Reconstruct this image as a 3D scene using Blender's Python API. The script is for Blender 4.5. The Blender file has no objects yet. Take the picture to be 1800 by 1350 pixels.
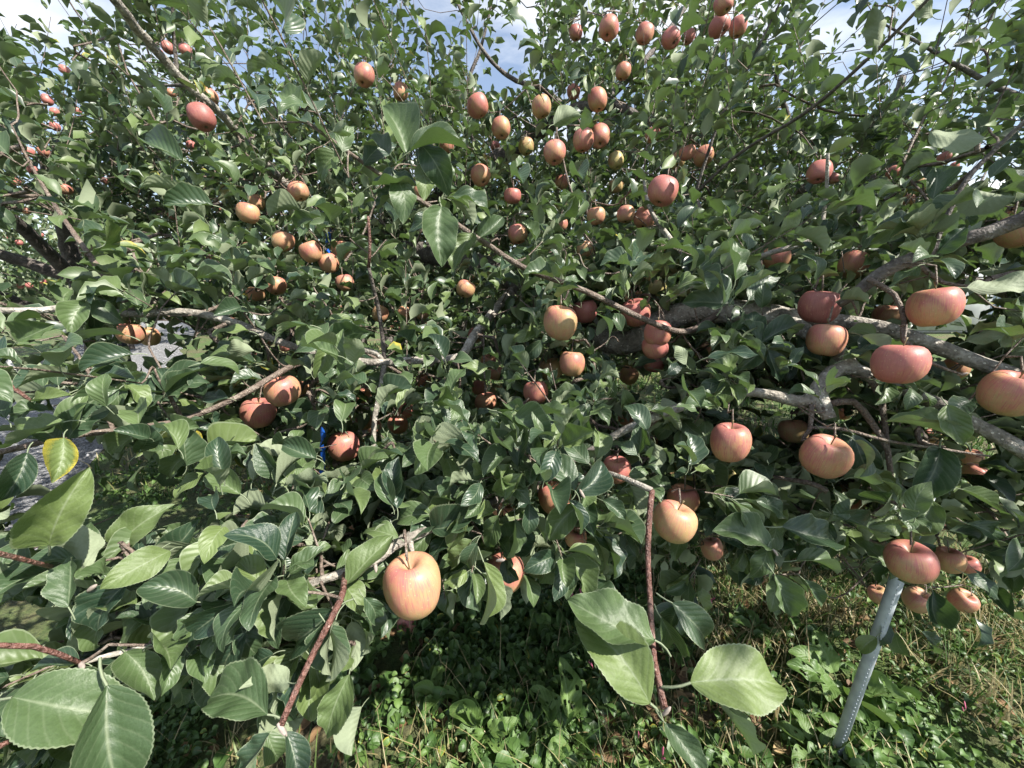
import bpy, math, random
import numpy as np
from mathutils import Vector, Matrix
random.seed(11)
rng = np.random.default_rng(11)
D = bpy.data
scn = bpy.context.scene
col = scn.collection

# ------------------------------------------------------------------ camera
CAM_H, PITCH, FPX = 1.5, math.radians(15.0), 667.0
cam_d = D.cameras.new('camera'); cam = D.objects.new('camera', cam_d); col.objects.link(cam)
cam.location = (0, 0, CAM_H); cam.rotation_euler = (math.pi / 2 - PITCH, 0, 0)
cam_d.sensor_width = 36.0; cam_d.lens = 36.0 * FPX / 1800.0
cam_d.clip_start = 0.02; cam_d.clip_end = 2000
scn.camera = cam

# ------------------------------------------------------------------ world, sun, exposure
SUN_AZ, SUN_EL = math.radians(118), math.radians(48)      # azimuth clockwise from the view direction (+Y)
SUN = Vector((math.sin(SUN_AZ) * math.cos(SUN_EL), math.cos(SUN_AZ) * math.cos(SUN_EL), math.sin(SUN_EL)))
w = D.worlds.new('World'); scn.world = w; w.use_nodes = True
nt = w.node_tree; nt.nodes.clear()
def N(t, typ, **kw):
    n = t.nodes.new(typ)
    for k, v in kw.items():
        if k.startswith('i_'):
            n.inputs[int(k[2:]) if k[2:].isdigit() else k[2:].replace('_', ' ')].default_value = v
        else: setattr(n, k, v)
    return n
sky = N(nt, 'ShaderNodeTexSky', sky_type='NISHITA', sun_disc=False, sun_elevation=SUN_EL, sun_rotation=SUN_AZ,
        air_density=1.0, dust_density=0.6, ozone_density=1.2)
tc = N(nt, 'ShaderNodeTexCoord')
mp = N(nt, 'ShaderNodeMapping'); mp.inputs['Scale'].default_value = (1, 1, 2.4); mp.inputs['Location'].default_value = (0.35, 0.2, 0.1)
n1 = N(nt, 'ShaderNodeTexNoise', i_Scale=2.6, i_Detail=9.0, i_Roughness=0.58, i_Distortion=0.25)
rp = N(nt, 'ShaderNodeValToRGB'); rp.color_ramp.elements[0].position = 0.43; rp.color_ramp.elements[1].position = 0.66; rp.color_ramp.elements[0].color = (.13, .13, .13, 1)
mx = N(nt, 'ShaderNodeMix', data_type='RGBA'); mx.inputs[7].default_value = (8.8, 9.2, 9.8, 1)
mx2 = N(nt, 'ShaderNodeMix', data_type='RGBA', blend_type='MULTIPLY'); mx2.inputs[0].default_value = 1; mx2.inputs[7].default_value = (1.5, 1.5, 1.5, 1)
bg = N(nt, 'ShaderNodeBackground', i_Strength=0.06); wo = N(nt, 'ShaderNodeOutputWorld')
L = nt.links.new
L(tc.outputs['Generated'], mp.inputs[0]); L(mp.outputs[0], n1.inputs['Vector']); L(n1.outputs[0], rp.inputs[0])
L(sky.outputs[0], mx2.inputs[6]); L(mx2.outputs[2], mx.inputs[6])
L(rp.outputs[0], mx.inputs[0]); L(mx.outputs[2], bg.inputs[0]); L(bg.outputs[0], wo.inputs[0])
sd = D.lights.new('sun', 'SUN'); sd.energy = 5.0; sd.angle = math.radians(0.55); sd.color = (1.0, 0.95, 0.86)
so = D.objects.new('sun', sd); col.objects.link(so); so.rotation_euler = SUN.to_track_quat('Z', 'Y').to_euler(); so.location = (4, -3, 8)
vs = scn.view_settings; vs.view_transform = 'Standard'; vs.look = 'None'; vs.gamma = 1.0; vs.use_curve_mapping = False; vs.exposure = 1.2
scn.cycles.max_bounces = 4; scn.cycles.diffuse_bounces = 3; scn.cycles.glossy_bounces = 2; scn.cycles.transmission_bounces = 3; scn.cycles.adaptive_threshold = 0.02

# ------------------------------------------------------------------ geometry helpers
cp, sp = math.cos(PITCH), math.sin(PITCH)
def P(px, py, d):
    """world point seen at photo pixel (px,py) of the 1800x1350 picture, d metres along the lens axis"""
    X = (px - 900) / FPX; Y = (675 - py) / FPX
    return np.array((X * d, d * (cp + Y * sp), CAM_H + d * (Y * cp - sp)))
def G(px, py, z=0.0):
    """ground point under that pixel"""
    Y = (675 - py) / FPX; d = (CAM_H - z) / (sp - Y * cp)
    p = P(px, py, d); p[2] = z; return p
def proj(p):
    p = np.atleast_2d(p); q = p - np.array((0, 0, CAM_H))
    d = q[:, 1] * cp - q[:, 2] * sp; u = q[:, 1] * sp + q[:, 2] * cp
    dd = np.where(np.abs(d) < 1e-4, 1e-4, d)
    return 900 + FPX * q[:, 0] / dd, 675 - FPX * u / dd, d
def nrm(a):
    return a / np.maximum(np.linalg.norm(a, axis=-1, keepdims=True), 1e-9)

def tag(o, label=None, cat=None, group=None, kind=None):
    for k, v in (('label', label), ('category', cat), ('group', group), ('kind', kind)):
        if v: o[k] = v
    return o
def link(o, parent=None):
    col.objects.link(o)
    if parent: o.parent = parent
    return o
def empty(name, loc):
    e = D.objects.new(name, None); e.location = loc; e.empty_display_size = 0.1; return link(e)
def mesh_np(name, V, F, mat, smooth=True, uv=None, rnd=None):
    """V (n,3); F (m,k) int array or list of polygons; uv (n,2) per vertex; rnd (n,) per vertex"""
    me = D.meshes.new(name); V = np.asarray(V, np.float32)
    if isinstance(F, np.ndarray):
        m, k = F.shape; flat = F.ravel(); starts = np.arange(m) * k
    else:
        flat = np.array([i for f in F for i in f]); ln = np.array([len(f) for f in F]); m = len(F)
        starts = np.concatenate(([0], np.cumsum(ln)[:-1]))
    me.vertices.add(len(V)); me.vertices.foreach_set('co', V.ravel())
    me.loops.add(len(flat)); me.loops.foreach_set('vertex_index', flat.astype(np.int32))
    me.polygons.add(m); me.polygons.foreach_set('loop_start', starts.astype(np.int32))
    me.update(calc_edges=True); me.validate()
    if smooth: me.polygons.foreach_set('use_smooth', np.ones(len(me.polygons), bool))
    if uv is not None:
        l = me.uv_layers.new(name='UVMap'); l.data.foreach_set('uv', np.asarray(uv, np.float32)[flat].ravel())
    if rnd is not None:
        a = me.attributes.new('rnd', 'FLOAT', 'POINT'); a.data.foreach_set('value', np.asarray(rnd, np.float32))
    if mat: me.materials.append(mat)
    return me
def obj(name, me, parent=None, loc=None):
    o = D.objects.new(name, me)
    if loc is not None: o.location = loc
    return link(o, parent)

def smooth_path(pts, rad, step=0.03):
    pts = np.array(pts, float); rad = np.array(rad, float)
    P0 = np.vstack((2 * pts[0] - pts[1], pts, 2 * pts[-1] - pts[-2])); out = []; ro = []
    for i in range(1, len(P0) - 2):
        a, b, c, d = P0[i - 1:i + 3]; n = max(2, int(np.linalg.norm(c - b) / step))
        for t in np.arange(n) / n:
            out.append(0.5 * ((2 * b) + (c - a) * t + (2 * a - 5 * b + 4 * c - d) * t * t + (3 * b - a - 3 * c + d) * t ** 3))
            ro.append(rad[i - 1] + (rad[i] - rad[i - 1]) * t)
    out.append(pts[-1]); ro.append(rad[-1]); return np.array(out), np.array(ro)
def tube(pts, rad, sides=8, lump=0.0, cap=True):
    pts = np.asarray(pts, float); n = len(pts); tg = np.gradient(pts, axis=0) if n > 2 else np.repeat((pts[1] - pts[0])[None], n, 0)
    tg = nrm(tg); up = np.array((0.13, 0.07, 1.0)) if abs(tg[0, 2]) < .9 else np.array((1.0, 0.1, 0))
    a = nrm(np.cross(tg, up)); b = np.cross(a, tg)
    th = np.arange(sides) * 2 * np.pi / sides
    r = np.asarray(rad, float)[:, None] * np.ones((n, sides))
    if lump: r = r * (1 + lump * rng.normal(size=(n, 1)) * .35 + lump * .45 * rng.normal(size=(n, sides)))
    V = pts[:, None] + r[..., None] * (np.cos(th)[None, :, None] * a[:, None] + np.sin(th)[None, :, None] * b[:, None])
    i = np.arange(n - 1)[:, None] * sides; j = np.arange(sides)[None]; k = (np.arange(sides) + 1)[None] % sides
    F = np.stack((i + j, i + k, i + sides + k, i + sides + j), -1).reshape(-1, 4).tolist()
    if cap: F.append(list(range(sides))[::-1]); F.append([(n - 1) * sides + q for q in range(sides)])
    return V.reshape(-1, 3), F
def join(parts):
    V = []; F = []; o = 0
    for v, f in parts:
        V.append(v); F += [[q + o for q in p] for p in f]; o += len(v)
    return np.vstack(V), F

# ------------------------------------------------------------------ materials
def mat(name):
    m = D.materials.new(name); m.use_nodes = True; t = m.node_tree
    return m, t, t.nodes['Principled BSDF'], t.nodes['Material Output']
def rampn(t, stops):
    r = N(t, 'ShaderNodeValToRGB'); e = r.color_ramp.elements
    while len(e) < len(stops): e.new(0.5)
    for el, (p, c) in zip(e, stops): el.position = p; el.color = (*c, 1)
    return r
def math_(t, op, a, b=None, clamp=False):
    n = N(t, 'ShaderNodeMath', operation=op, use_clamp=clamp)
    for i, v in enumerate((a, b)):
        if v is None: continue
        if isinstance(v, (int, float)): n.inputs[i].default_value = v
        else: t.links.new(v, n.inputs[i])
    return n.outputs[0]
def mixc(t, f, a, b, blend='MIX'):
    n = N(t, 'ShaderNodeMix', data_type='RGBA', blend_type=blend)
    for i, v in ((0, f), (6, a), (7, b)):
        if isinstance(v, (int, float)): n.inputs[i].default_value = v
        elif isinstance(v, tuple): n.inputs[i].default_value = (*v, 1)
        else: t.links.new(v, n.inputs[i])
    return n.outputs[2]
def leaf_mat(name, stops, under, trans, rough=0.36, twt=0.19, veins=8.0, yellow=0.985, bumpd=0.26, far=False):
    m, t, b, o = mat(name); K = t.links.new
    uv = N(t, 'ShaderNodeUVMap'); sx = N(t, 'ShaderNodeSeparateXYZ'); K(uv.outputs[0], sx.inputs[0])
    s = math_(t, 'ABSOLUTE', math_(t, 'SUBTRACT', sx.outputs[0], 0.5)); u = sx.outputs[1]     # s 0..0.5 across, u along
    at = N(t, 'ShaderNodeAttribute', attribute_name='rnd'); oi = N(t, 'ShaderNodeObjectInfo')
    r = math_(t, 'FRACT', math_(t, 'ADD', at.outputs['Fac'], oi.outputs['Random']))
    base = rampn(t, stops); K(r, base.inputs[0])
    no = N(t, 'ShaderNodeTexNoise', i_Scale=34.0, i_Detail=6.0, i_Roughness=.65); tcn = N(t, 'ShaderNodeTexCoord'); K(tcn.outputs['Object'], no.inputs['Vector'])
    c = mixc(t, 0.35, base.outputs[0], no.outputs[0], 'OVERLAY')
    wv = math_(t, 'SINE', math_(t, 'MULTIPLY', math_(t, 'SUBTRACT', u, math_(t, 'MULTIPLY', s, 0.62)), veins * 6.283))
    vein = math_(t, 'POWER', math_(t, 'MULTIPLY', math_(t, 'ADD', wv, 1.0), 0.5), 14.0)
    mid = math_(t, 'SUBTRACT', 1.0, math_(t, 'MULTIPLY', s, 28.0), True)
    vm = math_(t, 'MAXIMUM', math_(t, 'MULTIPLY', vein, 0.15), math_(t, 'MULTIPLY', mid, 0.6))
    c = mixc(t, math_(t, 'MAXIMUM', vm, math_(t, 'MULTIPLY', math_(t, 'GREATER_THAN', s, 0.478), .55)), c, tuple(x for x in under))  # veins, plus a sunlit rim painted as a pale leaf margin
    # yellowing from the margin on a few old leaves
    yl = math_(t, 'MULTIPLY', math_(t, 'GREATER_THAN', r, yellow), math_(t, 'MULTIPLY', math_(t, 'SUBTRACT', math_(t, 'ADD', s, math_(t, 'MULTIPLY', no.outputs[0], 0.5)), 0.56), 5.0, True), True)
    c = mixc(t, yl, c, (0.42, 0.34, 0.04))
    geo = N(t, 'ShaderNodeNewGeometry')
    un = mixc(t, 0.25, under, no.outputs[0], 'OVERLAY')
    c2 = mixc(t, geo.outputs['Backfacing'], c, un)
    K(c2, b.inputs['Base Color'])
    K(math_(t, 'ADD', math_(t, 'MULTIPLY', geo.outputs['Backfacing'], 0.3), math_(t, 'ADD', rough - .06, math_(t, 'MULTIPLY', r, 0.14))), b.inputs['Roughness'])
    bp = N(t, 'ShaderNodeBump', i_Strength=bumpd, i_Distance=0.004)
    hh = math_(t, 'ADD', math_(t, 'MULTIPLY', wv, -0.2), math_(t, 'MULTIPLY', no.outputs[0], .8))
    K(hh, bp.inputs['Height']); K(bp.outputs[0], b.inputs['Normal'])
    b.inputs['Specular IOR Level'].default_value = 0.5
    if far: t.links.remove(b.inputs['Normal'].links[0])
    tr = N(t, 'ShaderNodeBsdfTranslucent'); tr.inputs[0].default_value = (*trans, 1)
    ms = N(t, 'ShaderNodeMixShader', i_0=twt); K(b.outputs[0], ms.inputs[1]); K(tr.outputs[0], ms.inputs[2]); K(ms.outputs[0], o.inputs[0])
    return m
M = {}
M['leaf'] = leaf_mat('apple leaf', [(0.0, (0.022, 0.046, 0.028)), (0.35, (0.044, 0.076, 0.036)), (0.7, (0.074, 0.116, 0.044)), (1.0, (0.124, 0.170, 0.054))],
                     (0.23, 0.27, 0.17), (0.105, 0.19, 0.04), rough=.42, yellow=2)
LEAF_STOPS = [(0.0, (0.022, 0.046, 0.028)), (0.35, (0.044, 0.076, 0.036)), (0.7, (0.074, 0.116, 0.044)), (1.0, (0.124, 0.170, 0.054))]
M['leaf_far'] = leaf_mat('apple leaf small', LEAF_STOPS, (0.23, 0.27, 0.17), (0.105, 0.19, 0.04), rough=.42, far=True)
M['leaf_old'] = leaf_mat('apple leaf yellowing', LEAF_STOPS, (0.23, 0.27, 0.17), (0.3, 0.36, 0.045), yellow=-1)
M['weed'] = leaf_mat('weed leaf', [(0, (0.036, 0.078, 0.02)), (0.6, (0.066, 0.13, 0.03)), (1, (0.12, 0.2, 0.045))], (0.10, 0.16, 0.06), (0.14, 0.26, 0.04), rough=.48, veins=5, bumpd=.15, yellow=.97)
M['dock'] = leaf_mat('dock leaf', [(0, (0.07, 0.13, 0.03)), (1, (0.11, 0.18, 0.045))], (0.16, 0.25, 0.09), (0.2, 0.32, 0.06), rough=.5, veins=9, bumpd=.4, yellow=2)
M['dead'] = leaf_mat('fallen leaf', [(0, (0.10, 0.055, 0.025)), (0.6, (0.22, 0.13, 0.06)), (1, (0.36, 0.26, 0.13))], (0.26, 0.18, 0.1), (0.2, 0.12, 0.04), rough=.7, twt=.1, veins=7, yellow=2)
def blade_mat():
    m, t, b, o = mat('grass blade'); K = t.links.new
    at = N(t, 'ShaderNodeAttribute', attribute_name='rnd')
    r = rampn(t, [(0, (0.035, 0.085, 0.018)), (0.5, (0.08, 0.16, 0.03)), (0.72, (0.15, 0.2, 0.05)), (0.8, (0.30, 0.25, 0.12)), (1, (0.42, 0.36, 0.2))])
    K(at.outputs['Fac'], r.inputs[0]); K(r.outputs[0], b.inputs['Base Color']); b.inputs['Roughness'].default_value = .5
    tr = N(t, 'ShaderNodeBsdfTranslucent'); K(r.outputs[0], tr.inputs[0]); ms = N(t, 'ShaderNodeMixShader', i_0=.3)
    K(b.outputs[0], ms.inputs[1]); K(tr.outputs[0], ms.inputs[2]); K(ms.outputs[0], o.inputs[0]); return m
M['blade'] = blade_mat()
def bark(name, a, bb, c, sc=1.0, rough=.75):
    m, t, b, o = mat(name); K = t.links.new
    tcn = N(t, 'ShaderNodeTexCoord')
    n1 = N(t, 'ShaderNodeTexNoise', i_Scale=22.0 * sc, i_Detail=6.0, i_Roughness=.6); n2 = N(t, 'ShaderNodeTexNoise', i_Scale=120.0 * sc, i_Detail=4.0)
    n3 = N(t, 'ShaderNodeTexVoronoi', i_Scale=70.0 * sc)
    for n in (n1, n2, n3): K(tcn.outputs['Object'], n.inputs['Vector'])
    r = rampn(t, [(0.3, a), (0.52, bb), (0.72, c)]); K(n1.outputs[0], r.inputs[0])
    c2 = mixc(t, 0.8, r.outputs[0], n2.outputs[0], 'OVERLAY')
    sp_ = math_(t, 'LESS_THAN', n3.outputs['Distance'], 0.16); c3 = mixc(t, math_(t, 'MULTIPLY', sp_, .5), c2, tuple(min(1, x * 1.9) for x in c))
    K(c3, b.inputs['Base Color']); b.inputs['Roughness'].default_value = rough
    bp = N(t, 'ShaderNodeBump', i_Strength=.9, i_Distance=.009); K(math_(t, 'ADD', n2.outputs[0], n1.outputs[0]), bp.inputs['Height']); K(bp.outputs[0], b.inputs['Normal'])
    return m
M['bark'] = bark('grey bark', (0.12, 0.105, 0.085), (0.27, 0.245, 0.21), (0.50, 0.48, 0.43))
M['bark_dark'] = bark('dark bark', (0.055, 0.045, 0.04), (0.115, 0.098, 0.088), (0.2, 0.18, 0.16))
M['twig'] = bark('twig bark', (0.085, 0.06, 0.048), (0.16, 0.12, 0.095), (0.27, 0.23, 0.19), 1.6, .6)
M['shoot'] = bark('young red shoot', (0.085, 0.038, 0.03), (0.15, 0.068, 0.052), (0.27, 0.2, 0.17), 1.6, .5)
def plain(name, c, rough=.5, metal=0.0, ns=40.0, amt=.25, bump=.1):
    m, t, b, o = mat(name); K = t.links.new; tcn = N(t, 'ShaderNodeTexCoord')
    n = N(t, 'ShaderNodeTexNoise', i_Scale=ns, i_Detail=5.0); K(tcn.outputs['Object'], n.inputs['Vector'])
    K(mixc(t, amt, c, n.outputs[0], 'OVERLAY'), b.inputs['Base Color']); b.inputs['Roughness'].default_value = rough; b.inputs['Metallic'].default_value = metal
    bp = N(t, 'ShaderNodeBump', i_Strength=bump, i_Distance=.002); K(n.outputs[0], bp.inputs['Height']); K(bp.outputs[0], b.inputs['Normal']); return m
M['steel'] = plain('galvanised steel', (0.46, 0.50, 0.55), .5, .2, 25, .5)
M['stud'] = plain('dull zinc stud', (0.38, 0.42, 0.46), .75, 0.0, 60, .3)
M['blue'] = plain('blue coated pipe', (0.012, 0.09, 0.42), .4)
M['darkpole'] = plain('dark pole', (0.03, 0.035, 0.045), .5)
M['white'] = plain('white stake', (0.7, 0.7, 0.68), .5)
M['siding'] = plain('blue grey siding', (0.20, 0.25, 0.31), .5, .2, 3, .4)
M['roofm'] = plain('pale roof sheet', (0.48, 0.50, 0.52), .5, .2, 3, .4)
M['stone'] = plain('gravel stone', (0.26, 0.26, 0.27), .8, 0, 30, .6)
M['pink'] = plain('pink knotweed', (0.42, 0.10, 0.17), .6, 0, 200, .4)
M['calyx'] = plain('dry calyx', (0.07, 0.05, 0.025), .8)
M['stalk'] = plain('apple stem', (0.16, 0.12, 0.055), .6)
M['bud'] = plain('downy bud', (0.30, 0.25, 0.22), .9, 0, 300, .5)
def apple_mat():
    m, t, b, o = mat('apple skin'); K = t.links.new
    oi = N(t, 'ShaderNodeObjectInfo'); tcn = N(t, 'ShaderNodeTexCoord'); sc = N(t, 'ShaderNodeSeparateColor'); K(oi.outputs['Color'], sc.inputs[0])
    off = N(t, 'ShaderNodeVectorMath', operation='ADD'); K(tcn.outputs['Object'], off.inputs[0])
    sv = N(t, 'ShaderNodeCombineXYZ'); r7 = math_(t, 'MULTIPLY', oi.outputs['Random'], 7.0)
    for i in range(3): K(r7, sv.inputs[i])
    K(sv.outputs[0], off.inputs[1])
    sx = N(t, 'ShaderNodeSeparateXYZ'); K(tcn.outputs['Object'], sx.inputs[0])
    ang = math_(t, 'ARCTAN2', sx.outputs[0], sx.outputs[1])
    cv = N(t, 'ShaderNodeCombineXYZ'); K(math_(t, 'MULTIPLY', math_(t, 'SINE', ang), 9.0), cv.inputs[0]); K(math_(t, 'MULTIPLY', math_(t, 'COSINE', ang), 9.0), cv.inputs[1])
    K(math_(t, 'ADD', math_(t, 'MULTIPLY', sx.outputs[2], 14.0), r7), cv.inputs[2])
    streak = N(t, 'ShaderNodeTexNoise', i_Scale=2.6, i_Detail=6.0, i_Roughness=.7); K(cv.outputs[0], streak.inputs['Vector'])
    big = N(t, 'ShaderNodeTexNoise', i_Scale=22.0, i_Detail=5.0); K(off.outputs[0], big.inputs['Vector'])
    fine = N(t, 'ShaderNodeTexNoise', i_Scale=120.0, i_Detail=6.0, i_Roughness=.7); K(off.outputs[0], fine.inputs['Vector'])
    vo = N(t, 'ShaderNodeTexVoronoi', i_Scale=150.0); K(off.outputs[0], vo.inputs['Vector'])
    hz = math_(t, 'MULTIPLY', sx.outputs[2], 5.5)                       # more blush on the shoulder than round the eye
    q = math_(t, 'ADD', math_(t, 'ADD', math_(t, 'MULTIPLY', math_(t, 'SUBTRACT', big.outputs[0], .5), 2.3), hz),
              math_(t, 'MULTIPLY', math_(t, 'ADD', math_(t, 'MULTIPLY', math_(t, 'SUBTRACT', fine.outputs[0], .5), 1.1), math_(t, 'MULTIPLY', math_(t, 'SUBTRACT', streak.outputs[0], .5), 1.5)), 1.0))
    q = math_(t, 'ADD', q, math_(t, 'SUBTRACT', math_(t, 'MULTIPLY', sc.outputs[0], 1.5), .24), True)
    stripe = math_(t, 'MULTIPLY', math_(t, 'SUBTRACT', streak.outputs[0], .50), 7.0, True)
    q = math_(t, 'ADD', q, math_(t, 'SUBTRACT', math_(t, 'MULTIPLY', stripe, .34), .14), True)
    ground = mixc(t, sc.outputs[1], (0.43, 0.26, 0.12), (0.34, 0.32, 0.10))
    mid_ = mixc(t, sc.outputs[1], (0.44, 0.19, 0.105), (0.42, 0.25, 0.11))
    red = mixc(t, sc.outputs[2], (0.38, 0.098, 0.096), (0.18, 0.030, 0.038))
    r1 = mixc(t, math_(t, 'MULTIPLY', q, 2.0, True), ground, mid_)
    c = mixc(t, math_(t, 'MULTIPLY', math_(t, 'SUBTRACT', q, .45), 1.8, True), r1, red)
    dots = math_(t, 'MULTIPLY', math_(t, 'LESS_THAN', vo.outputs['Distance'], .15), .28)
    c = mixc(t, dots, c, (0.68, 0.52, 0.30))
    c = mixc(t, .35, c, fine.outputs[0], 'OVERLAY')
    rr = math_(t, 'SQRT', math_(t, 'ADD', math_(t, 'MULTIPLY', sx.outputs[0], sx.outputs[0]), math_(t, 'MULTIPLY', sx.outputs[1], sx.outputs[1])))
    cav = math_(t, 'MULTIPLY', math_(t, 'GREATER_THAN', sx.outputs[2], 0.0), math_(t, 'SUBTRACT', 1.0, math_(t, 'MULTIPLY', rr, 85.0), True))
    c = mixc(t, math_(t, 'MULTIPLY', cav, .85), c, (0.34, 0.26, 0.10))
    eye = math_(t, 'MULTIPLY', math_(t, 'LESS_THAN', sx.outputs[2], 0.0), math_(t, 'SUBTRACT', 1.0, math_(t, 'MULTIPLY', rr, 130.0), True))
    c = mixc(t, math_(t, 'MULTIPLY', eye, 1.6, True), c, (0.06, 0.045, 0.02))
    bloom = N(t, 'ShaderNodeTexNoise', i_Scale=45.0, i_Detail=4.0); K(off.outputs[0], bloom.inputs['Vector'])
    c = mixc(t, math_(t, 'MULTIPLY', bloom.outputs[0], .22), c, (0.52, 0.40, 0.36))      # waxy bloom
    K(c, b.inputs['Base Color']); K(math_(t, 'ADD', .30, math_(t, 'MULTIPLY', bloom.outputs[0], .32)), b.inputs['Roughness']); b.inputs['Specular IOR Level'].default_value = .4
    b.inputs['Subsurface Weight'].default_value = .08; b.inputs['Subsurface Radius'].default_value = (.01, .005, .002); b.inputs['Subsurface Scale'].default_value = .5
    bp = N(t, 'ShaderNodeBump', i_Strength=.12, i_Distance=.001); K(fine.outputs[0], bp.inputs['Height']); K(bp.outputs[0], b.inputs['Normal'])
    return m
M['apple'] = apple_mat()

# ------------------------------------------------------------------ leaf templates (unit length along +Y, face up +Z)
def leaf_template(nu, nv, seed, W=0.58, serr=True, petiole=0.26, holes=0, shape='apple'):
    r = np.random.default_rng(seed)
    u = np.linspace(0, 1, nu + 1); s = np.linspace(-1, 1, nv + 1)
    if shape == 'apple': f = np.sin(np.pi * u ** 0.92) ** 0.80 * (1 - 0.30 * u ** 5)
    elif shape == 'dock': f = np.sin(np.pi * u ** 0.72) ** 0.62
    else: f = np.sin(np.pi * u ** 1.0) ** 0.55
    f[0] = 0.03; f[-1] = 0.015
    if serr and nu >= 24: f = f * (1 + 0.016 * (np.arange(nu + 1) % 2 * 2 - 1) * (u > .06) * (u < .97))
    U, S = np.meshgrid(u, s, indexing='ij'); HW = (f * W / 2)[:, None]
    asym = r.uniform(-.05, .05)
    x = S * HW * (1 + asym * S); y = U.copy()
    fold = r.uniform(.15, 1.25); ph = r.uniform(0, 6.3, 2); amp = r.uniform(.025, .085); fr = r.uniform(1.3, 3.4)
    z = fold * np.abs(x) * (1 - .4 * np.abs(S))
    z = z + r.choice((0, .4, .8, 1.3)) * np.abs(S) ** 3 * HW * np.where(S * r.choice((-1, 1)) > -.2, 1, .3)
    z = z + amp * np.sin(2 * np.pi * U * fr + np.where(S < 0, ph[0], ph[1])) * np.abs(S) ** 1.6 * np.sin(np.pi * U) ** .5
    if nu >= 14: z = z + 0.002 * np.sin(2 * np.pi * 8 * (U - .31 * np.abs(S))) * np.abs(S) * (1 - np.abs(S)) * 3
    k = r.uniform(.1, 1.35); tw = r.uniform(-.7, .7); sw = r.uniform(-.12, .12)
    a = tw * (U - .3); x, z = x * np.cos(a) - z * np.sin(a), x * np.sin(a) + z * np.cos(a)
    th = k * U ** 1.3                               # droop towards the tip
    yy = np.concatenate((np.zeros(1), np.cumsum(np.cos(k * ((u[1:] + u[:-1]) / 2) ** 1.3) / nu))); zz = -np.concatenate((np.zeros(1), np.cumsum(np.sin(k * ((u[1:] + u[:-1]) / 2) ** 1.3) / nu)))
    X = x + sw * np.sin(np.pi * U) ; Y = yy[:, None] + z * np.sin(th) ; Z = zz[:, None] + z * np.cos(th)
    V = np.stack((X, Y, Z), -1).reshape(-1, 3); uv = np.stack((S * .5 + .5, U), -1).reshape(-1, 2)
    c = nv + 1; F = []
    hl = [(r.uniform(.15, .85), r.uniform(-.75, .75), r.uniform(.03, .075)) for _ in range(holes)]
    for i in range(nu):
        for j in range(nv):
            um = (u[i] + u[i + 1]) / 2; sm = (s[j] + s[j + 1]) / 2
            if any((um - h[0]) ** 2 + ((sm - h[1]) * .3) ** 2 < h[2] ** 2 for h in hl): continue
            F.append([i * c + j, (i + 1) * c + j, (i + 1) * c + j + 1, i * c + j + 1][::-1])
    if petiole:
        n = 4 if nu > 10 else 3; t = np.linspace(0, 1, n); pts = np.stack((.02 * np.sin(3 * t), -petiole * t, -.10 * petiole * t ** 2 * 3), -1)
        sides = 4 if nu > 10 else 3
        v, f2 = tube(pts, np.full(n, .013), sides, cap=False); o = len(V); V = np.vstack((V, v)); uv = np.vstack((uv, np.tile((.5, .02), (len(v), 1))))
        F += [[q + o for q in p] for p in f2]
    return V, np.array(F), uv
T_HI = [leaf_template(48, 6, 100 + i, W=.47 + .03 * (i % 5)) for i in range(18)]
T_NEAR = [leaf_template(14, 4, 100 + i, W=.48 + .03 * (i % 5)) for i in range(10)]
T_MID = [leaf_template(6, 2, 200 + i, W=.48 + .03 * (i % 4), serr=False, petiole=.2) for i in range(12)]
T_FAR = [leaf_template(3, 2, 300 + i, W=.54, serr=False, petiole=0) for i in range(8)]
HI_ME = [mesh_np('apple_leaf_%d' % i, v, f, M['leaf'], uv=uv, rnd=np.full(len(v), .0)) for i, (v, f, uv) in enumerate(T_HI)]
OLD_ME = [mesh_np('old_leaf_%d' % i, v, f, M['leaf_old'], uv=uv, rnd=np.full(len(v), .0)) for i, (v, f, uv) in enumerate(T_HI[:2])]
def leaf_frames(pos, dirv, nor):
    y = nrm(dirv); n = nor - (nor * y).sum(-1, keepdims=True) * y; n = nrm(n); x = np.cross(y, n)
    return np.stack((x, y, n), -1)      # columns
def joined_leaves(name, templates, pos, R, size, material, parent, kind='stuff', wid=None, rndv=None):
    Vs, Fs, UVs, RN = [], [], [], []; o = 0; pick = rng.integers(0, len(templates), len(pos))
    rv = rng.random(len(pos)) if rndv is None else rndv
    for k, (tv, tf, tuv) in enumerate(templates):
        ix = np.where(pick == k)[0]
        if not len(ix): continue
        v = np.einsum('nij,vj->nvi', R[ix], tv) * size[ix, None, None] + pos[ix, None]
        n = len(tv); Vs.append(v.reshape(-1, 3)); Fs.append((tf[None] + (o + np.arange(len(ix)) * n)[:, None, None]).reshape(-1, 4)); o += len(ix) * n
        UVs.append(np.tile(tuv, (len(ix), 1))); RN.append(np.repeat(rv[ix], n))
    me = mesh_np(name, np.vstack(Vs), np.vstack(Fs), material, uv=np.vstack(UVs), rnd=np.concatenate(RN))
    ob = obj(name, me, parent)
    if parent is not None: ob.matrix_parent_inverse = parent.matrix_basis.inverted()
    if kind: ob['kind'] = kind
    return ob
def keep(o, parent):
    o.parent = parent; o.matrix_parent_inverse = Matrix.Translation(parent.location).inverted(); return o

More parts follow.
